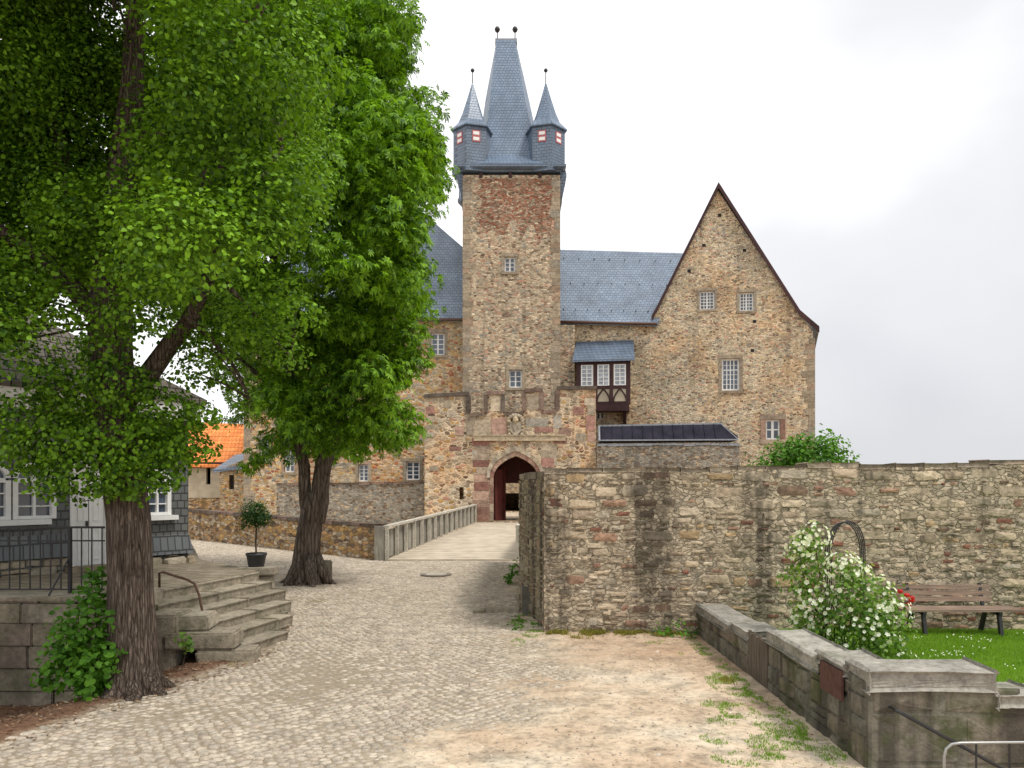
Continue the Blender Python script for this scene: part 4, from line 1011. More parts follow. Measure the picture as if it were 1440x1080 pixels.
# big dressed blocks of the upper front
for (xa, xb, ya, yb) in ((599, 611, 572, 582), (599, 612, 585, 594), (600, 617, 597, 603), (614, 622, 588, 594), (625, 634, 564, 574), (628, 641, 577, 587), (640, 652, 600, 612), (656, 666, 585, 612), (668, 690, 590, 612), (691, 713, 588, 613), (739, 771, 588, 600), (752, 778, 601, 608), (778, 789, 584, 603), (779, 797, 615, 624), (768, 783, 626, 655), (786, 803, 602, 612), (806, 821, 572, 583), (824, 837, 585, 606), (822, 837, 560, 570), (810, 824, 609, 620), (690, 706, 558, 578), (741, 760, 556, 576), (664, 680, 634, 645), (668, 684, 622, 632), (599, 610, 608, 614), (826, 837, 608, 622), (826, 837, 570, 584), (612, 624, 640, 647), (632, 648, 628, 634), (604, 616, 655, 662)):
    u0, z0 = K(xa, yb); u1, z1 = K(xb, ya); mb = MB(); mb.pbox(PK, u0, u1, z0, z1, -.2, .018); mb.build('dressed_block', M['mixquoin'], gh)
mb = MB()      # coping following the crenels
for i in range(len(crest) - 1):
    (xa, ya), (xb, yb) = crest[i], crest[i + 1]
    if abs(xb - xa) > 4:
        u0, z0 = K(xa - (1.0 if ya < 570 else -1.2), ya); u1, z1 = K(xb + (1.0 if ya < 570 else -1.2), yb); mb.hexa([PK.P(u0, z0 - .12, .1), PK.P(u1, z1 - .12, .1), PK.P(u1, z1 - .12, -.95), PK.P(u0, z0 - .12, -.95), PK.P(u0, z0 + .1, .1), PK.P(u1, z1 + .1, .1), PK.P(u1, z1 + .1, -.95), PK.P(u0, z0 + .1, -.95)])
    else:
        u0, z0 = K(xa, max(ya, yb)); u1, z1 = K(xa, min(ya, yb)); s_ = 1 if yb > ya else -1
        mb.pbox(PK, u0 - .13, u0 + .13, z0 + .103, z1 - .123, -.9, .07)
mb.build('battlement_coping', M['cornice'], gh)
mb = MB(); u0, z0 = K(666, 620); u1, z1 = K(795, 615); mb.pbox(PK, u0, u1, z0, z1 + .08, -.2, .16); mb.pbox(PK, u0 - .02, u1 + .02, z1 + .083, z1 + .16, -.2, .22)
mb.build('string_course', M['quoin'], gh)
# carved coat of arms
mb = MB(); uc, zc_ = K(725, 600)
mb.prism(PK, [(uc - .38, zc_ + .3), (uc - .36, zc_ - .25), (uc, zc_ - .62), (uc + .36, zc_ - .25), (uc + .38, zc_ + .3)], 0, .14)
for k in range(9):
    a_ = k / 8 * math.pi; mb.lathe((PK.P(uc, 0, .1).x + .42 * math.cos(a_), GYD - .12, zc_ + .35 + .34 * math.sin(a_)), [(.02, -.13), (.12, -.05), (.12, .05), (.02, .13)], 8)
for s_ in (-1, 1):
    for k in range(4): mb.lathe((PK.P(uc, 0, 0).x + s_ * (.46 - .03 * k), GYD - .1, zc_ + .2 - k * .22), [(.02, -.1), (.1, 0), (.02, .1)], 7)
mb.lathe((PK.P(uc, 0, 0).x, GYD - .2, zc_ + .42), [(.05, -.2), (.16, -.08), (.17, .08), (.05, .2)], 10)
mb.prism(PK, [(uc - .2, zc_ + .1), (uc - .05, zc_ - .3), (uc + .18, zc_ + .12), (uc + .02, zc_ - .02)], .14, .2)
mb.build('carved_crest', M['quoin'], gh)
# open door leaf, left, and buttress stone
mb = MB(); xa = K(697, 700)[0]; p0 = PK.P(xa, 0, -.5)
for k in range(6):
    f0, f1 = k / 6, (k + 1) / 6 - .012; a_ = p0 + Vector((.62 * f0, 1.5 * f0, 0)); b_ = p0 + Vector((.62 * f1, 1.5 * f1, 0)); zt = K(704, 662)[1] + .3 * f0
    mb.hexa([(a_.x, a_.y, dz + .05), (b_.x, b_.y, dz + .05), (b_.x - .08, b_.y + .03, dz + .05), (a_.x - .08, a_.y + .03, dz + .05), (a_.x, a_.y, zt), (b_.x, b_.y, zt), (b_.x - .08, b_.y + .03, zt), (a_.x - .08, a_.y + .03, zt)])
mb.build('door_leaf', M['doorwood'], gh)
mb = MB()      # side and rear walls
mb.box(gx0, gx0 + .9, GYD + .9, TY + 1.4, -.2, K(600, 600)[1]); mb.box(gx1 - .9, gx1, GYD + .9, TY + .9, -.2, K(600, 600)[1]); mb.build('side_wall', M['gate'], gh)
# (passage runs under the tower: dark gap then the tower wall with a lit yard is suggested by the tower's own gate)
mb = MB(); mb.box(-1.9, 1.9, 48.9, 51.4, .26, .31); mb.build('threshold_paving', M['deck'], gh)

# the yard behind the gate
yd = thing('courtyard_building', 'sunlit ochre courtyard building glimpsed through the gate arch', 'building', (0, 78, 0))
PY = Plane((-8, 78), (9, 78)); mb = MB(); mb.wall(PY, [(0, -.2), (17, -.2), (17, 9), (0, 9)], [rect(6.9, 8.8, .1, 1.9), rect(2, 3, 2, 4), rect(12, 13, 2, 4)], th=6, rev=.8); mb.build('wall', M['gable'], yd)
mb = MB(); mb.hexa([(-8.5, 77.5, 8.9), (9.5, 77.5, 8.9), (9.5, 81, 8.9), (-8.5, 81, 8.9), (-8.5, 77.6, 9.05), (9.5, 77.6, 9.05), (9.5, 81, 12.5), (-8.5, 81, 12.5)]); mb.build('roof', M['slate'], yd)
# ------------------------------------------------------------------ moat walls and lean-to
def low_wall(name, label, a, b, z0a, z0b, z1a, z1b, th, mat, copmat, n=1):
    A_, B_ = Vector((*a, 0)), Vector((*b, 0)); U_ = (B_ - A_).normalized(); N_ = Vector((U_.y, -U_.x, 0)) * th
    w = thing(name, label, 'wall', ((a[0] + b[0]) / 2, (a[1] + b[1]) / 2, 0))
    mb = MB(); p = [A_, B_, B_ - N_, A_ - N_]
    zz = [z1a, z1b, z1b, z1a]
    mb.hexa([(q.x, q.y, -.3) for q in p] + [(q.x, q.y, z) for q, z in zip(p, zz)]); mb.build('wall_body', M[mat], w)
    mb = MB(); coping_row(mb, A_, U_, N_.normalized(), lambda u: z1a + (z1b - z1a) * u / (B_ - A_).length + .11, (B_ - A_).length, th, .11, .5, 1.0, .05, 7, .012); mb.build('coping', M[copmat], w)
    return w
mwl = low_wall('moat_wall', 'grey rubble moat wall left of the gatehouse behind the parapet', (at(389, 0, 49).x, 49.0), (gx0 - .02, 48.7), 0, 0, at(0, 682, 49).z, at(0, 680, 49).z, .8, 'moat', 'cornice')
low_wall('side_moat_wall', 'pale rubble wall of the castle forecourt right of the gatehouse under the dark roof', (gx1 + .02, 47.6), (at(1040, 0, 46.8).x, 46.8), 0, 0, at(0, 626, 47.6).z, at(0, 626, 46.8).z, .9, 'moat', 'lead')
lt = thing('dark_roofed_shelter', 'long low shelter roof of dark seamed metal on the forecourt wall', 'shelter', (8, 48, 5))
Lf = Plane((gx1 + .15, 47.72), (at(1038, 0, 46.95).x, 46.95)); q = Lf.uz
b0, b1, b2 = q(843, 620), q(1038, 616), q(1022, 593); t0, t1 = q(843, 597), q(1018, 593.5)
P_ = lambda uz_, o: Lf.P(uz_[0], uz_[1], o)
mb = MB(); mb.add([P_(b0, 0), P_((b1[0], b0[1]), 0), P_((b1[0], b0[1] + .25), -.1), P_(t1, -1.1), P_(t0, -1.1), P_((b0[0], b0[1]), -2.6), P_((b1[0], b0[1]), -2.6), P_((t0[0], t0[1]), -1.5), P_((t1[0], t1[1]), -1.5)],
        [(0, 1, 2, 3, 4), (1, 6, 8, 3, 2), (0, 4, 7, 5), (4, 3, 8, 7), (7, 8, 6, 5), (0, 5, 6, 1)])
mb.build('metal_roof', M['tarroof'], lt)
mb = MB()
for k in range(12):
    f = (k + .3) / 12; uu = t0[0] + (t1[0] - t0[0]) * f
    mb.beam(Lf.P(uu, b0[1] + .03, .02), Lf.P(uu, t0[1] + (t1[1] - t0[1]) * f, -1.08), .05, .05)
mb.build('roof_seams', M['tarroof'], lt)
mb = MB(); mb.beam(P_(t0, -1.09), P_(t1, -1.09), .12, .1); mb.beam(P_(t0, -1.09), P_(b0, .0), .1, .08); mb.beam(Lf.P(b0[0], b0[1] + .03, .05), Lf.P(b1[0], b0[1] + .03, .05), .08, .08); mb.beam(P_(t1, -1.09), Lf.P(b1[0], b0[1] + .05, .0), .06, .05)
mb.build('metal_edging', M['lead'], lt)

# parapet along the moat
pw = low_wall('parapet_wall', 'low ochre sandstone parapet along the moat from the bridge to the left', (-15.9, 38.2), (-4.72, 26.95), 0, 0, 1.33, 1.1, .5, 'parapet', 'cornice')

# ------------------------------------------------------------------ bridge
br = thing('wooden_bridge', 'plank bridge with grey boarded railings leading to the castle gate', 'bridge', (-2, 27, 0))
BL0, BL1 = Vector((-4.3, 26.7, .0)), Vector((-2.25, 47.95, .3)); BR0, BR1 = Vector((.22, 26.7, .0)), Vector((1.85, 47.95, .3))
mb = MB(); n = 96
for i in range(n):
    f0, f1 = i / n, (i + .95) / n; a_, b_, c_, d_ = BL0.lerp(BL1, f0), BR0.lerp(BR1, f0), BR0.lerp(BR1, f1), BL0.lerp(BL1, f1); j = random.uniform(0, .006)
    mb.hexa([(v.x, v.y, v.z - .04) for v in (a_, b_, c_, d_)] + [(v.x, v.y, v.z + .03 + j) for v in (a_, b_, c_, d_)])
mb.build('deck', M['deck'], br)
for A_, B_, nm in ((BL0, BL1, 'l'), (BR0, BR1, 'r')):
    d = (B_ - A_); L = d.length; dn_ = d.normalized(); side = Vector((dn_.y, -dn_.x, 0)) * (1 if nm == 'l' else -1)
    mb = MB(); mb.beam(A_ + Vector((0, 0, 1.15)), B_ + Vector((0, 0, 1.12)), .2, .08); mb.build('handrail', M['greyrail'], br)
    np_ = 15
    for i in range(np_ + 1):
        p = A_ + d * (i / np_); mb = MB(); p = p + side * .03; h = 1.1
        mb.box(p.x - .06, p.x + .06, p.y - .06, p.y + .06, p.z, p.z + h); mb.build('post', M['greyrail'], br)
    mb = MB(); nb = 110
    for i in range(nb):
        f = (i + .5) / nb; p = A_ + d * f - side * .09; w = L / nb * .47
        a_, b_ = p - dn_ * w, p + dn_ * w; z1 = random.uniform(.98, 1.06)
        q = [a_ - side * .02, b_ - side * .02, b_ + side * .01, a_ + side * .01]
        mb.hexa([(v.x, v.y, v.z + .06) for v in q] + [(v.x, v.y, v.z + z1) for v in q])
    mb.build('boarding', M['greywood'], br)
mb = MB(); mb.box(-4.68, -4.36, 26.6, 26.75, 0, 1.16); mb.build('end_board', M['greywood'], br)

# ------------------------------------------------------------------ far left farm buildings
fb = thing('orange_roofed_house', 'low plastered house with bright orange tiled roof far left beyond the parapet', 'house', (-25, 64, 0))
PF = Plane((at(150, 0, 62).x, 62), (at(352, 0, 62).x, 62)); q = PF.uz
mb = MB(); FL = q(352, 600)[0]; zf = q(300, 650)[1]
slits = [rect(*wrect(PF, 290, 296, 655, 681))]
mb.wall(PF, [(0, -.2), (FL, -.2), (FL, zf), (0, zf)], slits, th=9); mb.build('wall', M['plaster'], fb)
mb = MB(); ea, eb = PF.P(-.5, zf - .1, .5), PF.P(FL + .4, zf - .3, .5); ra_, rb2 = at(140, 588, 68), at(356, 597, 68); dn = Vector((0, 0, -.2))
mb.hexa([ea + dn, eb + dn, rb2 + dn, ra_ + dn, ea, eb, rb2, ra_]); mb.build('roof', M['tile_orange'], fb)
mb = MB(); mb.pbox(PF, 0, FL, zf - .45, zf, .01, .35); mb.build('eave_boards', M['darkwood'], fb)
mb = MB(); mb.pbox(PF, 0, FL, -.2, q(300, 700)[1], .01, .12); mb.build('plinth', M['parapet'], fb)
lb = thing('small_outbuilding', 'small rubble outbuilding with lean-to slate roof against the castle hall', 'outbuilding', (-20, 57, 0))
PL = Plane((at(309, 0, 56.5).x, 56.5), (at(346, 0, 56.5).x, 56.5)); q = PL.uz
mb = MB(); LL = q(346, 600)[0]; mb.wall(PL, [(0, -.2), (LL, -.2), (LL, q(346, 645)[1]), (0, q(309, 660)[1])], [rect(*wrect(PL, 322, 329, 668, 688))], th=4); mb.build('wall', M['hall'], lb)
mb = MB(); a_, b_ = PL.P(-.4, q(304, 661)[1], .3), PL.P(LL + .1, q(346, 655)[1], .3); c_, d_ = at(346, 636, 60), at(330, 640, 60)
mb.hexa([a_ + dn, b_ + dn, c_ + dn, d_ + dn, a_, b_, c_, d_]); mb.build('lean_to_roof', M['slate'], lb)
mb = MB(); mb.pbox(PL, .7, 1.05, q(325, 688)[1], q(325, 668)[1], -.27, -.2); mb.build('window_opening', M['dark'], lb)

# ------------------------------------------------------------------ slate-clad house, left
HA, HB = (-9.03, 13.8), (-6.93, 16.75)
hd = Vector((HB[0] - HA[0], HB[1] - HA[1], 0)).normalized(); HA2 = (HA[0] - hd.x * 2.2, HA[1] - hd.y * 2.2)
PS = Plane(HA2, HB); q = PS.uz; SL = (Vector((*HB, 0)) - Vector((*HA2, 0))).length
TZ = .9
sh = thing('slate_clad_house', 'dark slate clad house with white arched windows behind the large left tree', 'house', (HA[0], HA[1] + 1, TZ))
wz0, wz1, wza = 1.92, 2.62, 2.95
def awin(pxa, pxb): return q(pxa, 680)[0], q(pxb, 680)[0]
wl_ = [awin(-58, 12), awin(20, 76), awin(205, 238)]
du0, du1 = q(98, 750)[0], q(153, 750)[0]
def aw_poly(u0, u1):
    c = (u0 + u1) / 2; h = (u1 - u0) / 2; return [(u0, wz0), (u1, wz0)] + [(c + h * math.cos(a_), wz1 + h * .75 * math.sin(a_)) for a_ in np.linspace(0, math.pi, 11)]
holes = [aw_poly(*w) for w in wl_] + [rect(du0, du1, 1.0, 3.0)]
mb = MB(); mb.wall(PS, [(0, 1.55), (SL, 1.55), (SL, 4.05), (0, 4.05)][:0] or [(0, TZ - .3), (SL, TZ - .3), (SL, 4.05), (0, 4.05)], holes, th=6, rev=.12); mb.build('slate_wall', M['clad'], sh)
for (u0, u1) in wl_:
    c = (u0 + u1) / 2; h = (u1 - u0) / 2; mb = MB(); f_ = .055
    mb.pbox(PS, u0 - .03, u0 + f_, wz0, wz1, -.1, .03); mb.pbox(PS, u1 - f_, u1 + .03, wz0, wz1, -.1, .03); mb.pbox(PS, u0 + f_, u1 - f_, wz0, wz0 + .06, -.1, .02); mb.pbox(PS, u0 + f_, u1 - f_, wz1 - .04, wz1 + .04, -.1, .02)
    mb.pbox(PS, c - .022, c + .022, wz0 + .06, wz1 - .04, -.09, .0)
    for k in (1, 2): z_ = wz0 + (wz1 - wz0) * k / 3; mb.pbox(PS, u0 + f_, u1 - f_, z_ - .012, z_ + .012, -.08, -.01)
    aa = np.linspace(0, math.pi, 11); outer = [(c + (h + .03) * math.cos(a_), wz1 + .041 + (h * .75 + .03) * math.sin(a_)) for a_ in aa]; inner = [(c + (h - .05) * math.cos(a_), wz1 + .041 + (h * .75 - .05) * math.sin(a_)) for a_ in aa]
    for i in range(10): mb.prism(PS, [outer[i], outer[i + 1], inner[i + 1], inner[i]], -.1, .03)
    for a_ in (math.pi * .3, math.pi * .5, math.pi * .7): mb.beam(PS.P(c, wz1 + .03, -.05), PS.P(c + (h - .04) * math.cos(a_), wz1 + .04 + (h * .75 - .04) * math.sin(a_), -.05), .02, .02)
    w = mb.build('window', M['white'], sh)
    mb = MB(); mb.prism(PS, [(u0 + .01, wz0 + .01), (u1 - .01, wz0 + .01)] + [(c + h * .97 * math.cos(a_), wz1 + h * .72 * math.sin(a_)) for a_ in aa], -.1, -.07); mb.build('pane', M['glass'], w)
for a_, b_ in ((0, q(68, 730)[0]), (q(203, 730)[0], q(246, 730)[0])): mb = MB(); mb.pbox(PS, a_, b_, 1.82, 1.915, -.05, .14); mb.build('window_sill', M['white'], sh)
mb = MB(); dm = (du0 + du1) / 2
mb.pbox(PS, du0, du0 + .08, 1.0, 3.0, -.12, .03); mb.pbox(PS, du1 - .08, du1, 1.0, 3.0, -.12, .03); mb.pbox(PS, du0 + .08, du1 - .08, 2.9, 3.0, -.12, .03)
mb.pbox(PS, du0 + .08, dm - .01, 1.0, 2.9, -.11, -.04); mb.pbox(PS, dm + .01, du1 - .08, 1.0, 2.9, -.11, -.04)
for s0, s1 in ((du0 + .08, dm), (dm, du1 - .08)):
    for z0, z1 in ((1.1, 1.7), (1.85, 2.75)):
        a_, b_ = s0 + .08, s1 - .08
        mb.pbox(PS, a_, a_ + .025, z0, z1, -.04, -.022); mb.pbox(PS, b_ - .025, b_, z0, z1, -.04, -.022); mb.pbox(PS, a_ + .025, b_ - .025, z0, z0 + .025, -.04, -.022); mb.pbox(PS, a_ + .025, b_ - .025, z1 - .025, z1, -.04, -.022)
dr = mb.build('door', M['white'], sh); mb = MB(); mb.pbox(PS, dm - .06, dm - .03, 1.75, 1.85, -.04, .01); mb.build('handle', M['iron'], dr)
mb = MB(); mb.hexa([PS.P(0, 1.2, .11), PS.P(du0 - .02, 1.2, .11), PS.P(du0 - .02, 1.2, .0), PS.P(0, 1.2, 0), PS.P(0, 1.62, .02), PS.P(du0 - .02, 1.62, .02), PS.P(du0 - .02, 1.62, 0), PS.P(0, 1.62, 0)])
mb.hexa([PS.P(du1 + .02, 1.1, .13), PS.P(SL + .05, 1.1, .13), PS.P(SL + .05, 1.1, -.3), PS.P(du1 + .02, 1.1, 0), PS.P(du1 + .02, 1.5, .02), PS.P(SL + .0, 1.5, .02), PS.P(SL, 1.5, -.3), PS.P(du1 + .02, 1.5, 0)])
mb.build('slate_skirt', M['cladbase'], sh)
mb = MB(); stone_face(mb, PS.P(0, 0, .02), PS.d, PS.n, lambda u: TZ - .05, lambda u: 1.19, du0 - .02, .12, .3, .25, .6, .04, seed=51, gap=.004, rnd=.15)
stone_face(mb, PS.P(du1 + .05, 0, .06), PS.d, PS.n, lambda u: TZ - .05, lambda u: 1.09, SL - du1 + .05, .1, .18, .3, .6, .12, seed=52, gap=.01, rnd=.4)
mb.pbox(PS, du0 - .1, du1 + .1, TZ - .02, 1.0, -.1, .3)
mb.build('stone_plinth', M['quoin'], sh)
mb = MB(); mb.pbox(PS, -.3, SL + .1, 4.06, 4.24, -.2, .45); mb.pbox(PS, -.3, SL + .08, 3.98, 4.055, .3, .4)
mb.build('fascia', M['white'], sh)
mb = MB(); k = 0
while k * .075 < SL + .3:
    u = -.25 + k * .075; mb.prism(PS, [(u, 3.978), (u + .055, 3.978), (u + .055, 3.9), (u + .0275, 3.87), (u, 3.9)], .34, .38); k += 1
mb.build('scalloped_trim', M['white'], sh)
A_ = [PS.P(-.4, 4.24, .5), PS.P(SL + .12, 4.24, .5), PS.P(SL + .12, 4.24, -6.5), PS.P(-.4, 4.24, -6.5)]; r0_, r1_ = PS.P(-.4, 6.6, -3), PS.P(SL - 2.8, 6.6, -3)
B_ = [v + Vector((0, 0, .1)) for v in A_]
mb = MB(); mb.add(A_ + B_ + [r0_, r1_], [(0, 1, 2, 3), (0, 4, 5, 1), (1, 5, 6, 2), (2, 6, 7, 3), (4, 8, 9, 5), (5, 9, 6), (6, 9, 8, 7), (0, 3, 7, 8, 4)]); mb.build('roof', M['tile_grey'], sh)

# ------------------------------------------------------------------ terrace, steps, retaining wall
TE = [(-5.35, 10.75), (-5.55, 12.0), (-4.85, 14.9), (-5.9, 16.2), (-6.9, 17.3), (-9, 22), (-20, 22), (-20, 10.75)]
mb = MB(); n = len(TE)
mb.add([(x, y, TZ) for x, y in TE] + [(x, y, -.5) for x, y in TE], [tuple(range(n))] + [(i, (i + 1) % n, (i + 1) % n + n, i + n) for i in range(n)])
t = NT('terrace_paving', .95, .15); b = t.n('ShaderNodeTexBrick', {0: t.obj(rot=(0, 0, R(18))), 'Color1': (.25, .21, .15, 1), 'Color2': (.30, .255, .19, 1), 'Mortar': (.1, .08, .055, 1), 'Scale': 1, 'Mortar Size': .012, 'Brick Width': .5, 'Row Height': .34})
nn = t.noise(t.obj(), 5, 6, .65); tpm = t.fin(t.mix(.8, b.outputs[0], t.ramp(nn.outputs[0], [(.3, .55), (.7, 1.35)]), 'MULTIPLY'), t.bump(t.math('ADD', nn.outputs[0], t.math('MULTIPLY', b.outputs['Fac'], -.6)), .5, .03))
o = mb.build('terrace', tpm); o['kind'] = 'structure'
st = thing('stone_steps', 'worn stone steps rising to the terrace between the two big trees', 'steps', (-4.4, 12.8, 0))
# step edge line runs (0.26,0.966) in plan; each step lies 0.33 m further right
sdv = Vector((.245, .97, 0)).normalized(); snv = Vector((sdv.y, -sdv.x, 0))
base0 = Vector((-5.88, 11.95, 0))
ends = [(-.1, 3.05), (-.15, 3.0), (-.2, 2.95), (.05, 2.6), (.1, 2.1), (-.1, 1.4)]
for i in range(6):
    z1 = TZ - .012 - i * .15; z0 = z1 - .15; s0, s1 = ends[i]
    mb = MB(); u = s0; rr = random.Random(60 + i)
    while u < s1 - .05:
        w = min(rr.uniform(1.0, 2.0), s1 - u)
        if s1 - u - w < .3: w = s1 - u
        bm = bmesh.new(); bmesh.ops.create_cube(bm, size=1)
        for v in bm.verts:
            a_, b_, c_ = v.co; off = (i * .315 + (.345 if c_ > 0 else .315)) if b_ > 0 else (i * .315 - .06)
            p = base0 + sdv * (u + w / 2 + a_ * (w - .008)) + snv * off; p.z = (z1 if c_ > 0 else z0 - .03) + rr.uniform(-.005, .005); v.co = p + Vector((rr.uniform(-.005, .005),) * 2 + (0,))
        bmesh.ops.bevel(bm, geom=bm.edges[:], offset=.018, segments=2, affect='EDGES'); bm.verts.index_update()
        mb.add([v.co.copy() for v in bm.verts], [[v.index for v in f.verts] for f in bm.faces]); bm.free(); u += w
    mb.build('step', M['step'], st)
mb = MB()   # fill under the steps
for i in range(6):
    z1 = TZ - .18 - i * .15; p0 = base0 + sdv * (ends[i][0] + .03) + snv * (i * .315 - .5); p1 = base0 + sdv * (ends[i][1] - .03) + snv * (i * .315 - .5); q0, q1 = p0 + snv * .8, p1 + snv * .8
    if z1 > -.4: mb.hexa([(v.x, v.y, -.45) for v in (p0, q0, q1, p1)] + [(v.x, v.y, z1) for v in (p0, q0, q1, p1)])
mb.build('step_core', M['moat'], st)
mb = MB()   # low cheek blocks at the near end
def blk(mb, x0, x1, y0, y1, z0, z1, bev=.03, rot=0, jit=.015, seed=0):
    rr = random.Random(seed); bm = bmesh.new(); bmesh.ops.create_cube(bm, size=1); c = Vector(((x0 + x1) / 2, (y0 + y1) / 2, 0)); m3 = Matrix.Rotation(rot, 3, 'Z')
    for v in bm.verts:
        p = m3 @ Vector((v.co.x * (x1 - x0) + rr.uniform(-jit, jit), v.co.y * (y1 - y0) + rr.uniform(-jit, jit), 0)) + c; p.z = (z1 if v.co.z > 0 else z0) + rr.uniform(-jit, jit) * .6; v.co = p
    bmesh.ops.bevel(bm, geom=bm.edges[:], offset=bev, segments=2, affect='EDGES'); bm.verts.index_update()
    mb.add([v.co.copy() for v in bm.verts], [[v.index for v in f.verts] for f in bm.faces]); bm.free()
blk(mb, -5.0, -4.02, 11.2, 11.75, .16, .40, rot=.1, seed=1); blk(mb, -4.55, -3.72, 11.2, 11.7, -.12, .15, rot=.12, seed=2); blk(mb, -4.9, -4.45, 11.35, 11.95, .4, .62, rot=.1, seed=3)
blk(mb, -5.45, -4.85, 11.2, 11.9, -.3, .66, rot=.05, seed=4); blk(mb, -5.75, -5.3, 11.0, 11.9, .1, .98, seed=5)
mb.build('cheek_block', M['step'], st)
# iron handrail on the steps
hrn = thing('iron_handrail', 'thin bent iron handrail at the near end of the stone steps', 'handrail', (-4.45, 11.9, .3))
mb = MB(); mb.tube([(-5.5, 12.2, .9), (-5.5, 12.2, 1.16), (-5.42, 12.15, 1.18), (-4.98, 12.0, 1.08), (-4.86, 11.98, 1.02), (-4.78, 11.95, .85), (-4.62, 11.85, .28)], .02, 8)
mb.build('rail', M['rust'], hrn, True)

rt = thing('retaining_wall', 'big block retaining wall of the terrace at the lower left edge', 'wall', (-7, 10.4, -.4))
mb = MB(); rr = random.Random(12); z = -.85
while z < .98:
    h = rr.choice([.27, .3, .33]); h = min(h, 1.0 - z); u = -10.5 + rr.uniform(0, .5)
    while u < -4.95:
        w = rr.uniform(.45, 1.0); x1 = min(u + w, -4.95)
        blk(mb, u + .006, x1 - .006, 10.4 + rr.uniform(-.015, .015), 10.8, z + .005, z + h - .005, .014, 0, .006, rr.random()); u += w
    z += h
mb.build('blocks', M['retain'], rt)
mb = MB(); mb.box(-10.6, -5.0, 10.44, 10.9, -.9, .96); mb.build('wall_core', M['dark'], rt)
mb = MB(); blk(mb, -10.6, -7.3, 10.38, 10.95, .98, 1.04, .01, seed=4); blk(mb, -7.28, -5.3, 10.39, 10.95, .98, 1.035, .01, seed=6); mb.build('coping', M['step'], rt)

fn_ = thing('iron_fence', 'black iron railing with thin upright bars on top of the left retaining wall', 'railing', (-7, 10.8, .9))
mb = MB(); zt = 1.93
mb.box(-10.4, -5.62, 10.78, 10.81, zt, zt + .03); mb.box(-10.4, -5.62, 10.785, 10.805, 1.75, 1.77); mb.box(-10.4, -5.62, 10.785, 10.805, 1.08, 1.1); mb.build('rails', M['iron'], fn_)
x = -10.35
while x < -5.65:
    mb = MB(); mb.box(x, x + .014, 10.788, 10.802, 1.1, zt); mb.build('bar', M['iron'], fn_); x += .142
for x in (-10.4, -8.0, -6.1):
    mb = MB(); mb.box(x - .02, x + .02, 10.77, 10.82, 1.0, zt + .01); mb.tube([(x, 10.8, 1.55), (x - .12, 10.5, 1.04)], .014, 6); mb.build('post', M['iron'], fn_)

# slab bench and bollard by the chestnut, manhole, drain stones
mb = MB(); blk(mb, -5.35, -4.62, 15.15, 15.55, .78, .93, .02, .05, seed=9); blk(mb, -4.95, -4.7, 15.2, 15.5, .3, .775, .02, seed=10)
tag(recentre(mb.build('stone_slab', M['step']), (-5, 15.3, .3)), 'flat stone slab end at the top of the steps beside the potted tree', 'slab')
o = MB(); blk(o, -5.0, -4.72, 20.35, 20.65, -.05, .58, .03, .2, seed=14)
tag(recentre(o.build('stone_bollard', M['step']), (-4.86, 20.5, 0)), 'short squat stone bollard right of the chestnut trunk', 'bollard')
mc = thing('manhole_cover', 'round iron manhole cover set in the cobbles before the bridge', 'manhole', (-2.2, 22.1, 0))
p = (-2.16, 22.2, 0)
mb = MB(); mb.tube([(p[0], p[1], .0), (p[0], p[1], .032)], [.44, .44], 28); mb.build('frame', M['castiron'], mc)
mb = MB(); mb.tube([(p[0], p[1], .0), (p[0], p[1], .04)], [.31, .31], 28); mb.build('lid', plain('concrete_lid', (.4, .36, .29), .9), mc)
mb = MB(); blk(mb, -.55, .15, 15.6, 15.85, -.03, .075, .012, .0, seed=21); blk(mb, -.78, -.57, 15.5, 15.85, -.03, .06, .012, 0, seed=22)
tag(recentre(mb.build('drain_stones', M['step']), (-.3, 15.7, 0)), 'flat drain slab and stone in the cobbles before the grey footing', 'drain')

# ------------------------------------------------------------------ foliage
def rand_dir(n):
    v = rng.normal(size=(n, 3)); return v / np.linalg.norm(v, axis=1, keepdims=True)
def leaf_mesh(name, pos, nrm, size, mat, kind='ovate', base=(0, 0, 0)):
    n = len(pos); nrm = nrm / np.linalg.norm(nrm, axis=1, keepdims=True)
    t_ = np.cross(nrm, rand_dir(n)); t_ /= np.linalg.norm(t_, axis=1, keepdims=True) + 1e-9
    # leaves hang: bias the long axis downward a little
    t_ = t_ + np.array([0, 0, -.45]); t_ -= nrm * np.sum(t_ * nrm, axis=1, keepdims=True); t_ /= np.linalg.norm(t_, axis=1, keepdims=True) + 1e-9
    b_ = np.cross(nrm, t_); s = (size * rng.uniform(.65, 1.25, n))[:, None]
    pos = pos - np.array(base)
    if kind == 'ovate':
        sh_ = [(0, 0, 0), (.25, .48, .10), (.68, .40, .10), (1, 0, -.06), (.68, -.40, .10), (.25, -.48, .10)]
    elif kind == 'narrow':
        sh_ = [(0, 0, 0), (.3, .22, .05), (.7, .18, .05), (1, 0, -.06), (.7, -.18, .05), (.3, -.22, .05)]
    v = np.zeros((n, 6, 3))
    for i, (a_, c_, e_) in enumerate(sh_): v[:, i] = pos + s * (a_ - .4) * t_ + s * c_ * b_ + s * e_ * nrm
    f = np.array([[0, 1, 2, 3], [0, 3, 4, 5]])[None] + (np.arange(n) * 6)[:, None, None]
    return np_mesh(name, v.reshape(-1, 3), f.ravel(), 4, mat)
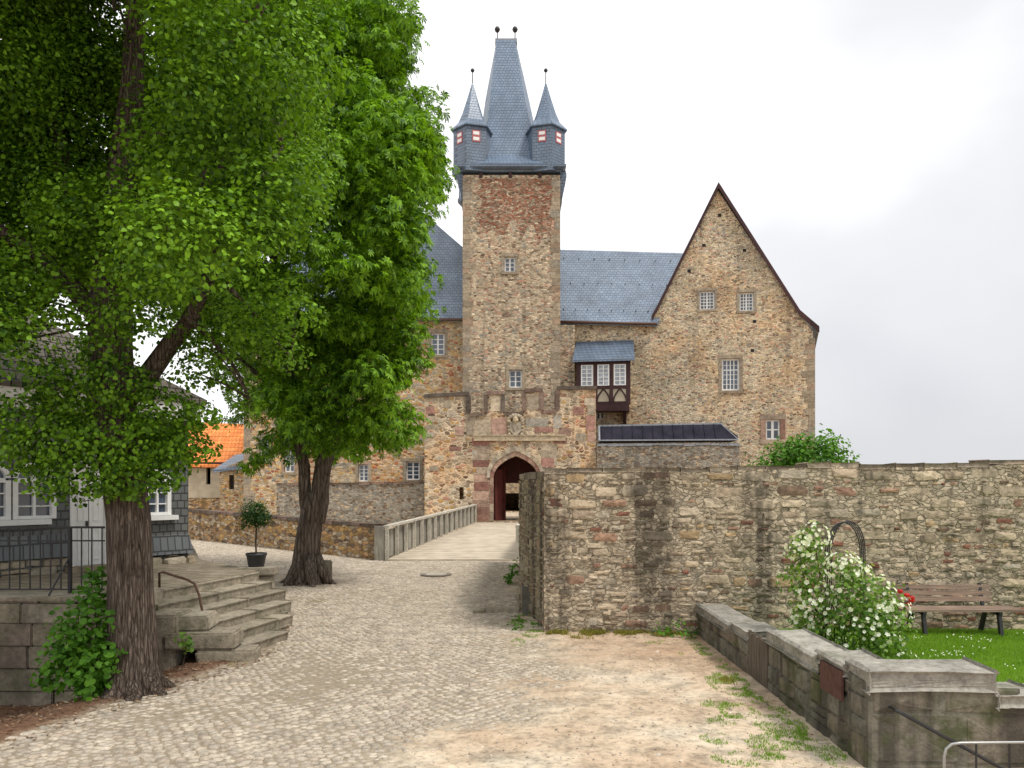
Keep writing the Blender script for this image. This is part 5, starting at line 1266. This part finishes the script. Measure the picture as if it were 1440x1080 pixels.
def palmate_mesh(name, pos, nrm, size, mat, base=(0, 0, 0)):
    n = len(pos); nrm = nrm / np.linalg.norm(nrm, axis=1, keepdims=True)
    t_ = np.cross(nrm, rand_dir(n)); t_ /= np.linalg.norm(t_, axis=1, keepdims=True); b_ = np.cross(nrm, t_); s = (size * rng.uniform(.7, 1.2, n))[:, None]; pos = pos - np.array(base)
    v = np.zeros((n, 7, 4, 3))
    for k in range(7):
        a_ = (k - 3) * R(40); L = [.55, .8, .95, 1, .95, .8, .55][k]; d = math.cos(a_) * t_ + math.sin(a_) * b_; e_ = -math.sin(a_) * t_ + math.cos(a_) * b_; dr = np.array([0, 0, -.25])
        v[:, k, 0] = pos; v[:, k, 1] = pos + s * L * (d * .62 + e_ * .17 + nrm * .05) + s * dr * .3; v[:, k, 2] = pos + s * L * d + s * dr; v[:, k, 3] = pos + s * L * (d * .62 - e_ * .17 + nrm * .05) + s * dr * .3
    f = np.array([[0, 1, 2, 3]])[None] + (np.arange(n * 7) * 4)[:, None, None]
    return np_mesh(name, v.reshape(-1, 3), f.ravel(), 4, mat)
def pads_to_leaves(pads, per_area, up=.55, shell=.55, flat=.72):
    """pads: (x,y,z,r). returns leaf positions and normals: leaves on the outside of overlapping, drooping branch pads"""
    PP, NN = [], []
    for (x, y, z, r) in pads:
        k = int(per_area * r * r * 4); d = rand_dir(k); d[:, 2] *= 1; rad = r * (shell + (1 - shell) * rng.uniform(0, 1, k) ** .6) * (1 + .22 * np.sin(d[:, 0] * 5 + x * 3) * np.sin(d[:, 2] * 4 + z * 2) + .12 * rng.normal(size=k))
        p = np.array([x, y, z]) + d * rad[:, None] * np.array([1, 1, flat]); PP.append(p)
        nn_ = d * .55 + np.array([0, 0, up]) + rng.normal(size=(k, 3)) * .38; NN.append(nn_)
    return np.concatenate(PP), np.concatenate(NN)
def inpoly(px, py, poly):
    r = False; n = len(poly); j = n - 1
    for i in range(n):
        xi, yi = poly[i]; xj, yj = poly[j]
        if (yi > py) != (yj > py) and px < (xj - xi) * (py - yi) / (yj - yi) + xi: r = not r
        j = i
    return r
def proj(x, y, z): return 720 + F * x / y, HY - F * (z - EYE) / y
def link_child(name, me, parent):
    o = bpy.data.objects.new(name, me); COL.objects.link(o); o.parent = parent; o['_b'] = tuple(parent['_b']); return o
def crown_pads(c, rad, n, rmin, rmax, sil, zmin=None, inner=.35, seed=1, margin=.75):
    rr = random.Random(seed); out = []; tries = 0
    while len(out) < n and tries < n * 60:
        tries += 1
        d = Vector((rr.gauss(0, 1), rr.gauss(0, 1), rr.gauss(0, 1))).normalized(); q_ = (inner + (1 - inner) * rr.random() ** .5)
        x, y, z = c[0] + d.x * rad[0] * q_, c[1] + d.y * rad[1] * q_, c[2] + d.z * rad[2] * q_; r = rr.uniform(rmin, rmax)
        if zmin is not None and z < zmin: continue
        if y < 4: continue
        px, py = proj(x, y, z); rp = r * F / y * margin
        ok = all(inpoly(px + rp * a_, max(py + rp * .75 * b_, -1200), sil) for a_, b_ in ((1, 0), (-1, 0), (0, 1), (0, -1), (.7, .7), (.7, -.7)))
        if ok: out.append((x, y, z, r))
    return out
def limb(mb, a, b, r0, r1, bend=.25, n=7, seed=0, wob=0.0, sides=9):
    rr = random.Random(seed); a = Vector(a); b = Vector(b); L = (b - a).length; pts = []; off = Vector((rr.uniform(-1, 1), rr.uniform(-1, 1), rr.uniform(.0, 1))) * bend * L * .4
    for i in range(n + 1):
        q_ = i / n; pts.append(a.lerp(b, q_) + off * math.sin(q_ * math.pi) + Vector((rr.uniform(-1, 1), rr.uniform(-1, 1), rr.uniform(-1, 1))) * L * .012 * (0 < i < n))
    mb.tube(pts, [r0 + (r1 - r0) * (i / n) ** .8 for i in range(n + 1)], sides, wob=wob, seed=seed); return pts

# --- tree 1: old lime in the left foreground
T1 = (-4.66, 9.6, -.12)
lime = thing('lime_tree', 'large old lime tree with leafy trunk in the left foreground', 'tree', T1)
mb = MB()
tp = [(-4.66, 9.6, -.35), (-4.66, 9.6, -.12), (-4.66, 9.6, .05), (-4.66, 9.6, .3), (-4.67, 9.62, .8), (-4.68, 9.62, 1.4), (-4.72, 9.64, 2.1), (-4.84, 9.66, 2.9), (-4.95, 9.7, 3.6), (-5.0, 9.72, 4.3), (-5.0, 9.78, 5.1), (-4.95, 9.9, 6.2), (-4.85, 10.0, 7.6), (-4.8, 10.0, 9.5)]
tr = [.5, .4, .345, .30, .272, .255, .25, .25, .255, .255, .24, .2, .14, .06]
def dens(pts, rad, k=4):
    P2, R2 = [], []
    for i in range(len(pts) - 1):
        for j in range(k): f = j / k; P2.append(Vector(pts[i]).lerp(Vector(pts[i + 1]), f)); R2.append(rad[i] * (1 - f) + rad[i + 1] * f)
    return P2 + [Vector(pts[-1])], R2 + [rad[-1]]
a_, b_ = dens(tp, tr); mb.tube(a_, b_, 40, wob=.05, seed=2)
for k, (ang, L) in enumerate(((-.3, .75), (.6, .6), (2.2, .6), (3.4, .7), (4.4, .65), (5.2, .8))):     # root flares
    d = Vector((math.cos(ang), math.sin(ang), 0)); mb.tube([Vector(T1) + d * .12 + Vector((0, 0, .42)), Vector(T1) + d * .3 + Vector((0, 0, .16)), Vector(T1) + d * .5 + Vector((0, 0, .02)), Vector(T1) + d * L + Vector((0, 0, -.1))], [.13, .11, .08, .03], 10)
limbs1 = [((-4.85, 9.66, 3.5), (-3.7, 9.5, 5.0), .15, .08), ((-3.7, 9.5, 5.0), (-2.7, 9.2, 6.5), .08, .025), ((-4.98, 9.72, 4.4), (-7.2, 9.3, 6.3), .16, .05), ((-5.0, 9.8, 5.0), (-3.0, 10.6, 7.6), .15, .05), ((-5, 9.8, 5.3), (-6.6, 11.2, 8.4), .14, .05), ((-4.9, 9.95, 6.5), (-2.6, 9.4, 8.8), .12, .04), ((-4.0, 9.5, 4.6), (-3.3, 9.9, 3.6), .04, .015), ((-3.5, 9.6, 5.0), (-2.9, 10.3, 4.2), .04, .012)]
ends1 = []
for i, (a_, b_, r0, r1) in enumerate(limbs1): limb(mb, a_, b_, r0, r1, .2, 8, i, sides=10); ends1.append(b_)
sil1 = [(-900, -1500), (430, -1500), (500, -60), (480, 60), (500, 110), (470, 200), (480, 260), (430, 330), (350, 370), (330, 440), (350, 500), (300, 520), (260, 470), (210, 520), (150, 470), (95, 470), (60, 520), (-100, 560), (-900, 500)]
pads = crown_pads((-4.7, 9.9, 7.6), (4.6, 3.7, 4.8), 250, .4, .8, sil1, 3.3, .3, 3)
# skirt of the crown: hanging sprays over the street (right) and terrace (left)
pads += crown_pads((-3.3, 9.2, 6.4), (1.8, 2.0, 2.6), 40, .3, .55, sil1, 3.6, .2, 5)
pads = [p for p in pads if not (p[1] < 8.7 and proj(*p[:3])[0] < 200 and proj(*p[:3])[1] < 430 and p[2] < 9.3)]
pads += crown_pads((-6.4, 11.0, 7.4), (3.4, 2.2, 4.2), 130, .45, .85, [(-1400, -1500), (330, -1500), (330, 420), (150, 450), (70, 430), (-1400, 470)], 4.3, .0, 14, .8)
pads += crown_pads((-6.2, 7.4, 11.2), (4.8, 3.8, 2.0), 190, .6, .95, [(-5000, -5000), (450, -5000), (450, -60), (-5000, -60)], 8.6, .1, 8, .8)  # unseen overhead canopy, added to block sky light and darken the crown's left side
hang = [(-7.8, 9.3, 4.9, .5), (-7.0, 9.4, 5.0, .5), (-6.2, 9.4, 4.9, .5), (-7.6, 9.0, 4.0, .4), (-6.8, 9.2, 3.9, .35), (-5.9, 9.1, 4.4, .4), (-5.2, 9.1, 4.6, .4), (-4.5, 9.1, 4.5, .38), (-3.7, 9.6, 4.2, .35), (-3.6, 9.9, 4.7, .4), (-3.1, 10, 4.5, .3), (-6.3, 8.9, 4.6, .5), (-7.0, 8.8, 4.75, .5), (-7.3, 9.0, 4.3, .45), (-6.4, 9.0, 4.1, .35), (-3.9, 9.9, 4.4, .4), (-4.0, 9.8, 3.95, .33), (-3.45, 10, 4.4, .4), (-3.0, 9.9, 4.9, .4), (-5.6, 9.0, 5.0, .5), (-4.4, 9.0, 5.1, .45), (-5.0, 8.9, 5.6, .5), (-2.9, 9.9, 4.2, .35), (-3.2, 9.4, 4.5, .4), (-2.6, 9.4, 4.6, .38), (-3.9, 9.0, 4.8, .35), (-6.2, 9.2, 4.35, .45), (-6.9, 9.0, 4.1, .5), (-6.7, 8.4, 4.5, .45), (-7.6, 9.6, 4.3, .5), (-5.9, 9.8, 4.1, .35), (-3.6, 10.0, 3.9, .3), (-3.35, 9.9, 3.55, .22)]
pads += hang
for i, (x, y, z, r) in enumerate(pads):       # a twig to every third pad
    if i % 4 == 0 and y > 8.4:
        e_ = min(ends1 + [(-4.9 + .1 * math.sin(z * 9), 9.85, min(max(z - 1.2, 4.5), 8.5))], key=lambda q_: (q_[0] - x) ** 2 + (q_[1] - y) ** 2 + (q_[2] - z) ** 2)
        if (Vector(e_) - Vector((x, y, z))).length < 2.2: limb(mb, e_, (x, y, z), .022, .007, .15, 4, i, sides=5)
mb.build('trunk', M['limebark'], lime, True)
pos, nr = pads_to_leaves(pads, 600)
# leafy suckers around the trunk
sp = [(-4.9, 9.35, 3.1, .55), (-5.4, 9.3, 3.0, .5), (-4.4, 9.3, 2.95, .5), (-5.7, 9.25, 3.35, .42), (-4.2, 9.4, 3.4, .45), (-5.0, 9.2, 2.65, .45), (-4.55, 9.2, 2.6, .4), (-5.3, 9.25, 3.7, .45), (-4.6, 9.2, 3.7, .45), (-5.75, 9.4, 2.85, .35), (-3.95, 9.5, 3.0, .36), (-5.0, 10.1, 3.2, .6), (-4.4, 9.95, 3.0, .45), (-5.5, 9.8, 3.6, .45), (-6.0, 9.3, 3.1, .25), (-3.75, 9.4, 3.35, .28), (-5.35, 9.1, 2.5, .25), (-4.85, 9.2, 4.1, .35), (-4.15, 9.3, 2.6, .22)]
p2, n2_ = pads_to_leaves(sp, 950, .3)
pos = np.concatenate([pos, p2]); nr = np.concatenate([nr, n2_])
kp = ~((pos[:, 2] < 5) & (pos[:, 2] > 0) & (np.hypot(pos[:, 0] + 4.85, pos[:, 1] - 9.65) < .3)); pos, nr = pos[kp], nr[kp]
print('lime leaves', len(pos))
link_child('crown', leaf_mesh('crown', pos, nr, .051, M['limeleaf'], base=T1), lime)

# --- tree 2: chestnut
T2 = (-5.3, 20.4, 0)
ch = thing('chestnut_tree', 'tall tree with forked trunk and bright sunlit crown beside the top of the steps', 'tree', T2)
mb = MB()
tp = [(-5.4, 20.4, -.2), (-5.4, 20.4, .08), (-5.38, 20.4, .5), (-5.32, 20.4, 1.2), (-5.2, 20.4, 1.9), (-5.14, 20.4, 2.35)]
a_, b_ = dens(tp, [.62, .46, .35, .30, .29, .25]); mb.tube(a_, b_, 30, wob=.09, seed=4)
limb(mb, (-5.3, 20.4, 1.7), (-5.6, 20.3, 5.2), .17, .13, .03, 8, 3, .04, 16); limb(mb, (-5.12, 20.4, 1.6), (-4.45, 20.5, 5.4), .25, .17, .03, 8, 4, .04, 16)
limb(mb, (-5.6, 20.3, 5.1), (-6.4, 20.2, 9.6), .2, .08, .1, 8, 5); limb(mb, (-4.55, 20.5, 5.3), (-3.9, 20.4, 10), .22, .08, .1, 8, 6); limb(mb, (-4.6, 20.5, 4.7), (-2.8, 20.2, 5.6), .12, .04, .2, 7, 7); limb(mb, (-5.5, 20.3, 4.6), (-7.2, 20, 6), .12, .04, .2, 7, 8)
for k, (ang, L) in enumerate(((-.2, 1.0), (1.0, .9), (3.0, 1.1), (4.0, 1.0), (5.1, 1.15))):
    d = Vector((math.cos(ang), math.sin(ang), 0)); mb.tube([Vector(T2) + d * .15 + Vector((0, 0, .7)), Vector(T2) + d * .4 + Vector((0, 0, .28)), Vector(T2) + d * .58 + Vector((0, 0, .05)), Vector(T2) + d * L * .8 + Vector((0, 0, -.08))], [.2, .15, .1, .04], 9)
sil2 = [(200, -1500), (560, -1500), (585, 0), (590, 60), (566, 112), (615, 122), (632, 200), (630, 285), (606, 312), (596, 350), (610, 395), (622, 430), (592, 452), (600, 480), (618, 505), (622, 545), (570, 555), (592, 590), (590, 640), (530, 655), (500, 640), (470, 662), (385, 655), (372, 625), (400, 600), (350, 560), (345, 500), (300, 460), (220, 420), (200, 0)]
pads = crown_pads((-4.9, 20.3, 9.6), (4.6, 4.0, 7.2), 330, .5, .95, sil2, 3.4, .4, 9, .62)
pads += crown_pads((-2.9, 19.6, 9.6), (1.6, 2.6, 5.5), 90, .35, .7, sil2, 4.4, .2, 19, .7)
pads += [(-5.9, 19.6, 3.75, .5), (-6.3, 19.5, 3.3, .4), (-4.3, 19.3, 3.9, .6), (-3.6, 19.3, 4.0, .65), (-3.0, 19.4, 3.75, .6), (-2.8, 19.6, 4.4, .5), (-3.9, 19.2, 3.4, .45), (-5.0, 19.0, 4.5, .7), (-5.8, 19.1, 4.9, .7), (-6.5, 19.3, 4.3, .55), (-4.4, 19.0, 5.3, .75), (-3.4, 19.2, 5.2, .6), (-2.5, 19.6, 5.9, .5), (-2.3, 19.7, 5.6, .35), (-3.2, 19.5, 6.3, .7), (-4.7, 19.8, 3.5, .35), (-6.6, 19.6, 3.0, .3), (-4.0, 20.9, 4.5, .9), (-6.0, 21, 5.0, .9), (-5, 21.2, 4.2, .7), (-5.3, 19.2, 6.2, .9), (-6.4, 19.4, 6.4, .8), (-4.2, 19.3, 6.9, .8), (-2.9, 20.2, 14.6, .6), (-3.1, 20.2, 13.6, .7), (-3.3, 20.3, 15.6, .7), (-2.7, 19.8, 7.2, .6), (-2.6, 19.8, 8.2, .6), (-3.4, 19.6, 9, .8), (-2.35, 19.5, 6.6, .4), (-7.2, 20, 5.6, .6), (-7.6, 20, 6.6, .7), (-6.9, 20, 4.9, .5)]
mb.build('trunk', M['chestnutbark'], ch, True)
pos, nr = pads_to_leaves(pads, 62, .5, .5, .65); print('chestnut leaves', len(pos))
link_child('crown', palmate_mesh('crown', pos, nr, .165, M['chestnutleaf'], T2), ch)

# --- smaller plants
def shrub(name, label, cat, loc, pads, per, size, mat, stems=(), kind='ovate', up=.5):
    s_ = thing(name, label, cat, loc); pos, nr = pads_to_leaves(pads, per, up, .35, .85)
    link_child('foliage', leaf_mesh('foliage', pos, nr, size, M[mat], kind, loc), s_)
    mb = MB()
    for i, (a_, b_, r) in enumerate(stems): limb(mb, a_, b_, r, r * .4, .12, 5, i, sides=6)
    if stems: mb.build('stems', M['twig'], s_)
    return s_
gz = float(ground_z(-5.15, 9.5))
shrub('sucker_bush', 'bright green leafy shoots at the foot of the large lime tree', 'shrub', (-5.1, 9.45, gz), [(-5.1, 9.4, .45, .42), (-5.15, 9.4, .85, .38), (-4.95, 9.3, .3, .33), (-5.3, 9.4, .55, .33), (-5.1, 9.6, 1.15, .28), (-5.15, 9.7, 1.4, .16), (-4.78, 9.22, .5, .2), (-5.45, 9.3, .25, .25), (-5.0, 9.3, .12, .25)], 560, .075, 'bushleaf',
      [((-5.1, 9.5, gz), (-5.1, 9.5, 1.3), .015), ((-5.1, 9.5, gz), (-5.4, 9.4, .7), .012), ((-5.1, 9.5, gz), (-4.9, 9.3, .6), .012)])
shrub('trunk_shoot', 'small yellow green shoot right of the lime trunk before the steps', 'shrub', (-4.45, 10.2, 0), [(-4.42, 10.6, .42, .13), (-4.38, 10.6, .33, .1), (-4.45, 10.55, .5, .08)], 420, .07, 'roseleaf', [((-4.45, 10.5, 0), (-4.42, 10.6, .45), .008)])
shrub('wall_top_bush', 'round green bush showing above the tall boundary wall', 'bush', (7, 18.5, 0), [(6.4, 18.5, 3.0, .7), (7.1, 18.4, 3.25, .75), (6.9, 18.3, 2.7, .9), (7.5, 18.5, 3.0, .6), (7.8, 18.6, 2.75, .45), (6.1, 18.6, 2.7, .5), (6.8, 18.5, 3.45, .35), (6.9, 18.7, 1.8, 1.0), (7.3, 18.7, 1.0, .9), (6.5, 18.4, 3.3, .5), (7.45, 18.4, 3.4, .4)], 330, .085, 'bushleaf',
      [((7, 18.6, 0), (6.9, 18.5, 2.8), .05), ((7, 18.6, .5), (7.78, 18.5, 3.75), .03)])
bpy.context.view_layer.update()
shrub('bridge_weed', 'small leafy weed clump at the foot of the streaked wall near the bridge', 'weed', (.05, 21, 0), [(.03, 20.6, .25, .24), (.05, 20.4, .5, .18), (-.05, 20.3, .12, .2)], 150, .1, 'bushleaf')
shrub('wall_weed', 'low leafy weeds at the left corner of the tall boundary wall', 'weed', (.2, 14.2, 0), [(.2, 14.4, .08, .2), (.05, 14.2, .05, .16), (.35, 13.9, .05, .14), (.1, 13.7, .03, .14)], 200, .06, 'bushleaf')
shrub('corner_weed', 'leafy green weeds where the tall wall meets the low garden wall', 'weed', (2.6, 13, 0), [(2.5, 13.0, .1, .2), (2.75, 12.95, .16, .2), (2.95, 12.9, .1, .16)], 200, .06, 'bushleaf')
# potted ball tree
px_, py_, pz_ = -5.05, 15.45, TZ
pt = thing('potted_bay_tree', 'clipped round bay tree in black pot at the top of the steps', 'potted tree', (px_, py_, pz_))
mb = MB(); mb.lathe((px_, py_, pz_), [(.14, 0), (.145, .01), (.19, .25), (.205, .255), (.205, .3), (.185, .3), (.18, .26)], 24); mb.build('pot', M['pot'], pt, True)
mb = MB(); mb.tube([(px_, py_, pz_ + .24), (px_, py_, pz_ + .27)], .178, 20); mb.build('soil', M['litter'], pt)
mb = MB(); mb.tube([(px_, py_, pz_ + .2), (px_ - .01, py_, pz_ + .5), (px_ + .0, py_, pz_ + .75), (px_ - .02, py_, pz_ + .95), (px_ - .02, py_, pz_ + 1.15)], [.02, .018, .017, .014, .01], 8); mb.build('stem', M['twig'], pt)
pos, nr = pads_to_leaves([(px_ - .02, py_, pz_ + 1.08, .29), (px_ - .02, py_, pz_ + 1.12, .22), (px_ - .1, py_, pz_ + .98, .2), (px_ + .12, py_, pz_ + 1.0, .2), (px_ - .28, py_, pz_ + .82, .08)], 1900, .3, .5, .95)
link_child('foliage', leaf_mesh('foliage', pos, nr, .055, M['laurelleaf'], 'narrow', (px_, py_, pz_)), pt)

# roses and their arch
RB = (4.55, 10.3, float(lawn_z(4.55, 10.3)))
rs = thing('rose_bush', 'large white flowering rose bush behind the low garden wall', 'rose bush', RB)
rp = [(3.95, 10.35, 1.82, .24), (3.75, 10.35, 1.7, .2), (3.85, 10.35, 1.6, .3), (3.8, 10.4, 1.3, .35), (3.95, 10.3, .95, .35), (4.1, 10.2, .65, .4), (4.4, 10.0, 1.15, .4), (4.65, 10.0, .95, .45), (4.9, 10.0, .7, .42), (4.5, 9.9, .65, .4), (4.75, 9.8, .4, .35), (5.05, 10.1, .9, .3), (4.3, 10.1, 1.45, .25), (4.6, 10.2, 1.35, .22), (3.75, 10.3, .75, .2), (4.2, 9.9, .3, .3), (4.95, 10.1, 1.2, .16), (5.05, 9.8, .25, .25)]
rp = [((x - 4.1) * .8 + 4.1, y, z, r * .92) for x, y, z, r in rp]
pos, nr = pads_to_leaves(rp, 620, .4, .3, .95); link_child('foliage', leaf_mesh('foliage', pos, nr, .05, M['roseleaf'], 'ovate', RB), rs)
mb = MB()
for i in range(14):
    x = 4.5 + random.uniform(-.4, .4); r_ = rp[i]; limb(mb, (x * .5 + r_[0] * .5, 10.25, RB[2]), (r_[0], r_[1], r_[2] + .1), .012, .005, .2, 5, i, sides=5)
mb.build('stems', M['twig'], rs)
mb = MB(); rr = random.Random(4)
for i in range(560):
    x, y, z, r = rp[rr.randrange(len(rp))] if rr.random() > .3 else rp[rr.choice([0, 1, 4, 11, 12])]
    d = Vector((rr.gauss(0, 1), rr.gauss(-.6, .8), rr.gauss(.25, .8))).normalized(); c = Vector((x, y, z)) + d * r * rr.uniform(.9, 1.12); s_ = rr.uniform(.018, .036)
    X_ = d.orthogonal().normalized(); Y_ = d.cross(X_)
    for k in range(6):
        a_ = k * math.pi / 3 + rr.uniform(-.2, .2); e1 = X_ * math.cos(a_) + Y_ * math.sin(a_); e2 = -X_ * math.sin(a_) + Y_ * math.cos(a_)
        mb.add([c, c + e1 * s_ * .7 + e2 * s_ * .45 + d * s_ * .4, c + e1 * s_ * 1.05 + d * s_ * rr.uniform(.1, .6), c + e1 * s_ * .7 - e2 * s_ * .45 + d * s_ * .4], [(0, 1, 2, 3)])
mb.build('blossoms', M['petal'], rs)
mb = MB()
for (x, y, z) in ((5.02, 9.95, 1.12), (5.1, 9.98, 1.08), (4.96, 10.0, 1.16), (5.16, 10.1, 1.03), (5.12, 10.1, .98)):
    mb.lathe((x, y, z), [(.01, -.02), (.035, -.01), (.04, .015), (.02, .03)], 8)
mb.build('red_blossoms', M['redpetal'], rs)
ra = thing('rose_arch', 'thin rusty wire rose arch rising behind the white rose bush', 'garden arch', (4.55, 10.6, RB[2]))
mb = MB(); zg = RB[2]; zs_ = 1.62
def hoop(x, y, dx, dy, w, zt):
    pts = [(x - dx * w, y - dy * w, zg)] + [(x + dx * w * -math.cos(a_), y + dy * w * -math.cos(a_), zs_ + (zt - zs_) * math.sin(a_)) for a_ in np.linspace(0, math.pi, 13)] + [(x + dx * w, y + dy * w, zg)]
    return pts
hs = []
for k in range(4):
    h_ = hoop(4.42 + k * .085, 10.45 + k * .14, .97, .25, .27, 2.03); hs.append(h_); mb.tube(h_, .008, 6)
for i in range(1, 14): mb.tube([hs[0][i], hs[3][i]], .005, 5)
for z_ in (.6, .9, 1.2, 1.45):
    for e_ in (0, -1): a_, b_ = Vector(hs[0][e_]), Vector(hs[3][e_]); a_.z = b_.z = z_; mb.tube([a_, b_], .005, 5)
mb.build('wire_frame', M['iron'], ra)

# garden bench
bx, by = 6.98, 12.3; bz = float(lawn_z(bx, by))
bn = thing('garden_bench', 'brown slatted garden bench on the lawn against the tall stone wall', 'bench', (bx, by, bz))
zb = bz - .02
for k in range(4): mb = MB(); y = by - .26 + k * .11; mb.box(bx - .93, bx + .93, y, y + .085, zb + .40, zb + .435); mb.build('seat_slat', M['brown'], bn)
for k in range(3): mb = MB(); z = zb + .50 + k * .09; y = by + .215 + k * .03; mb.box(bx - .83, bx + .7, y, y + .03, z, z + .072); mb.build('back_slat', M['brown'], bn)
for x in (bx - .62, bx + .55):
    mb = MB(); mb.beam((x, by - .2, zb + .38), (x, by - .27, zb), .05, .06); mb.beam((x, by + .14, zb + .38), (x, by + .28, zb), .05, .06); mb.beam((x, by - .26, zb + .375), (x, by + .22, zb + .375), .05, .045); mb.beam((x, by + .2, zb + .36), (x, by + .31, zb + .78), .045, .035)
    mb.build('leg_frame', M['iron'], bn)
# clean helper properties
for o in bpy.data.objects:
    if '_b' in o: del o['_b']
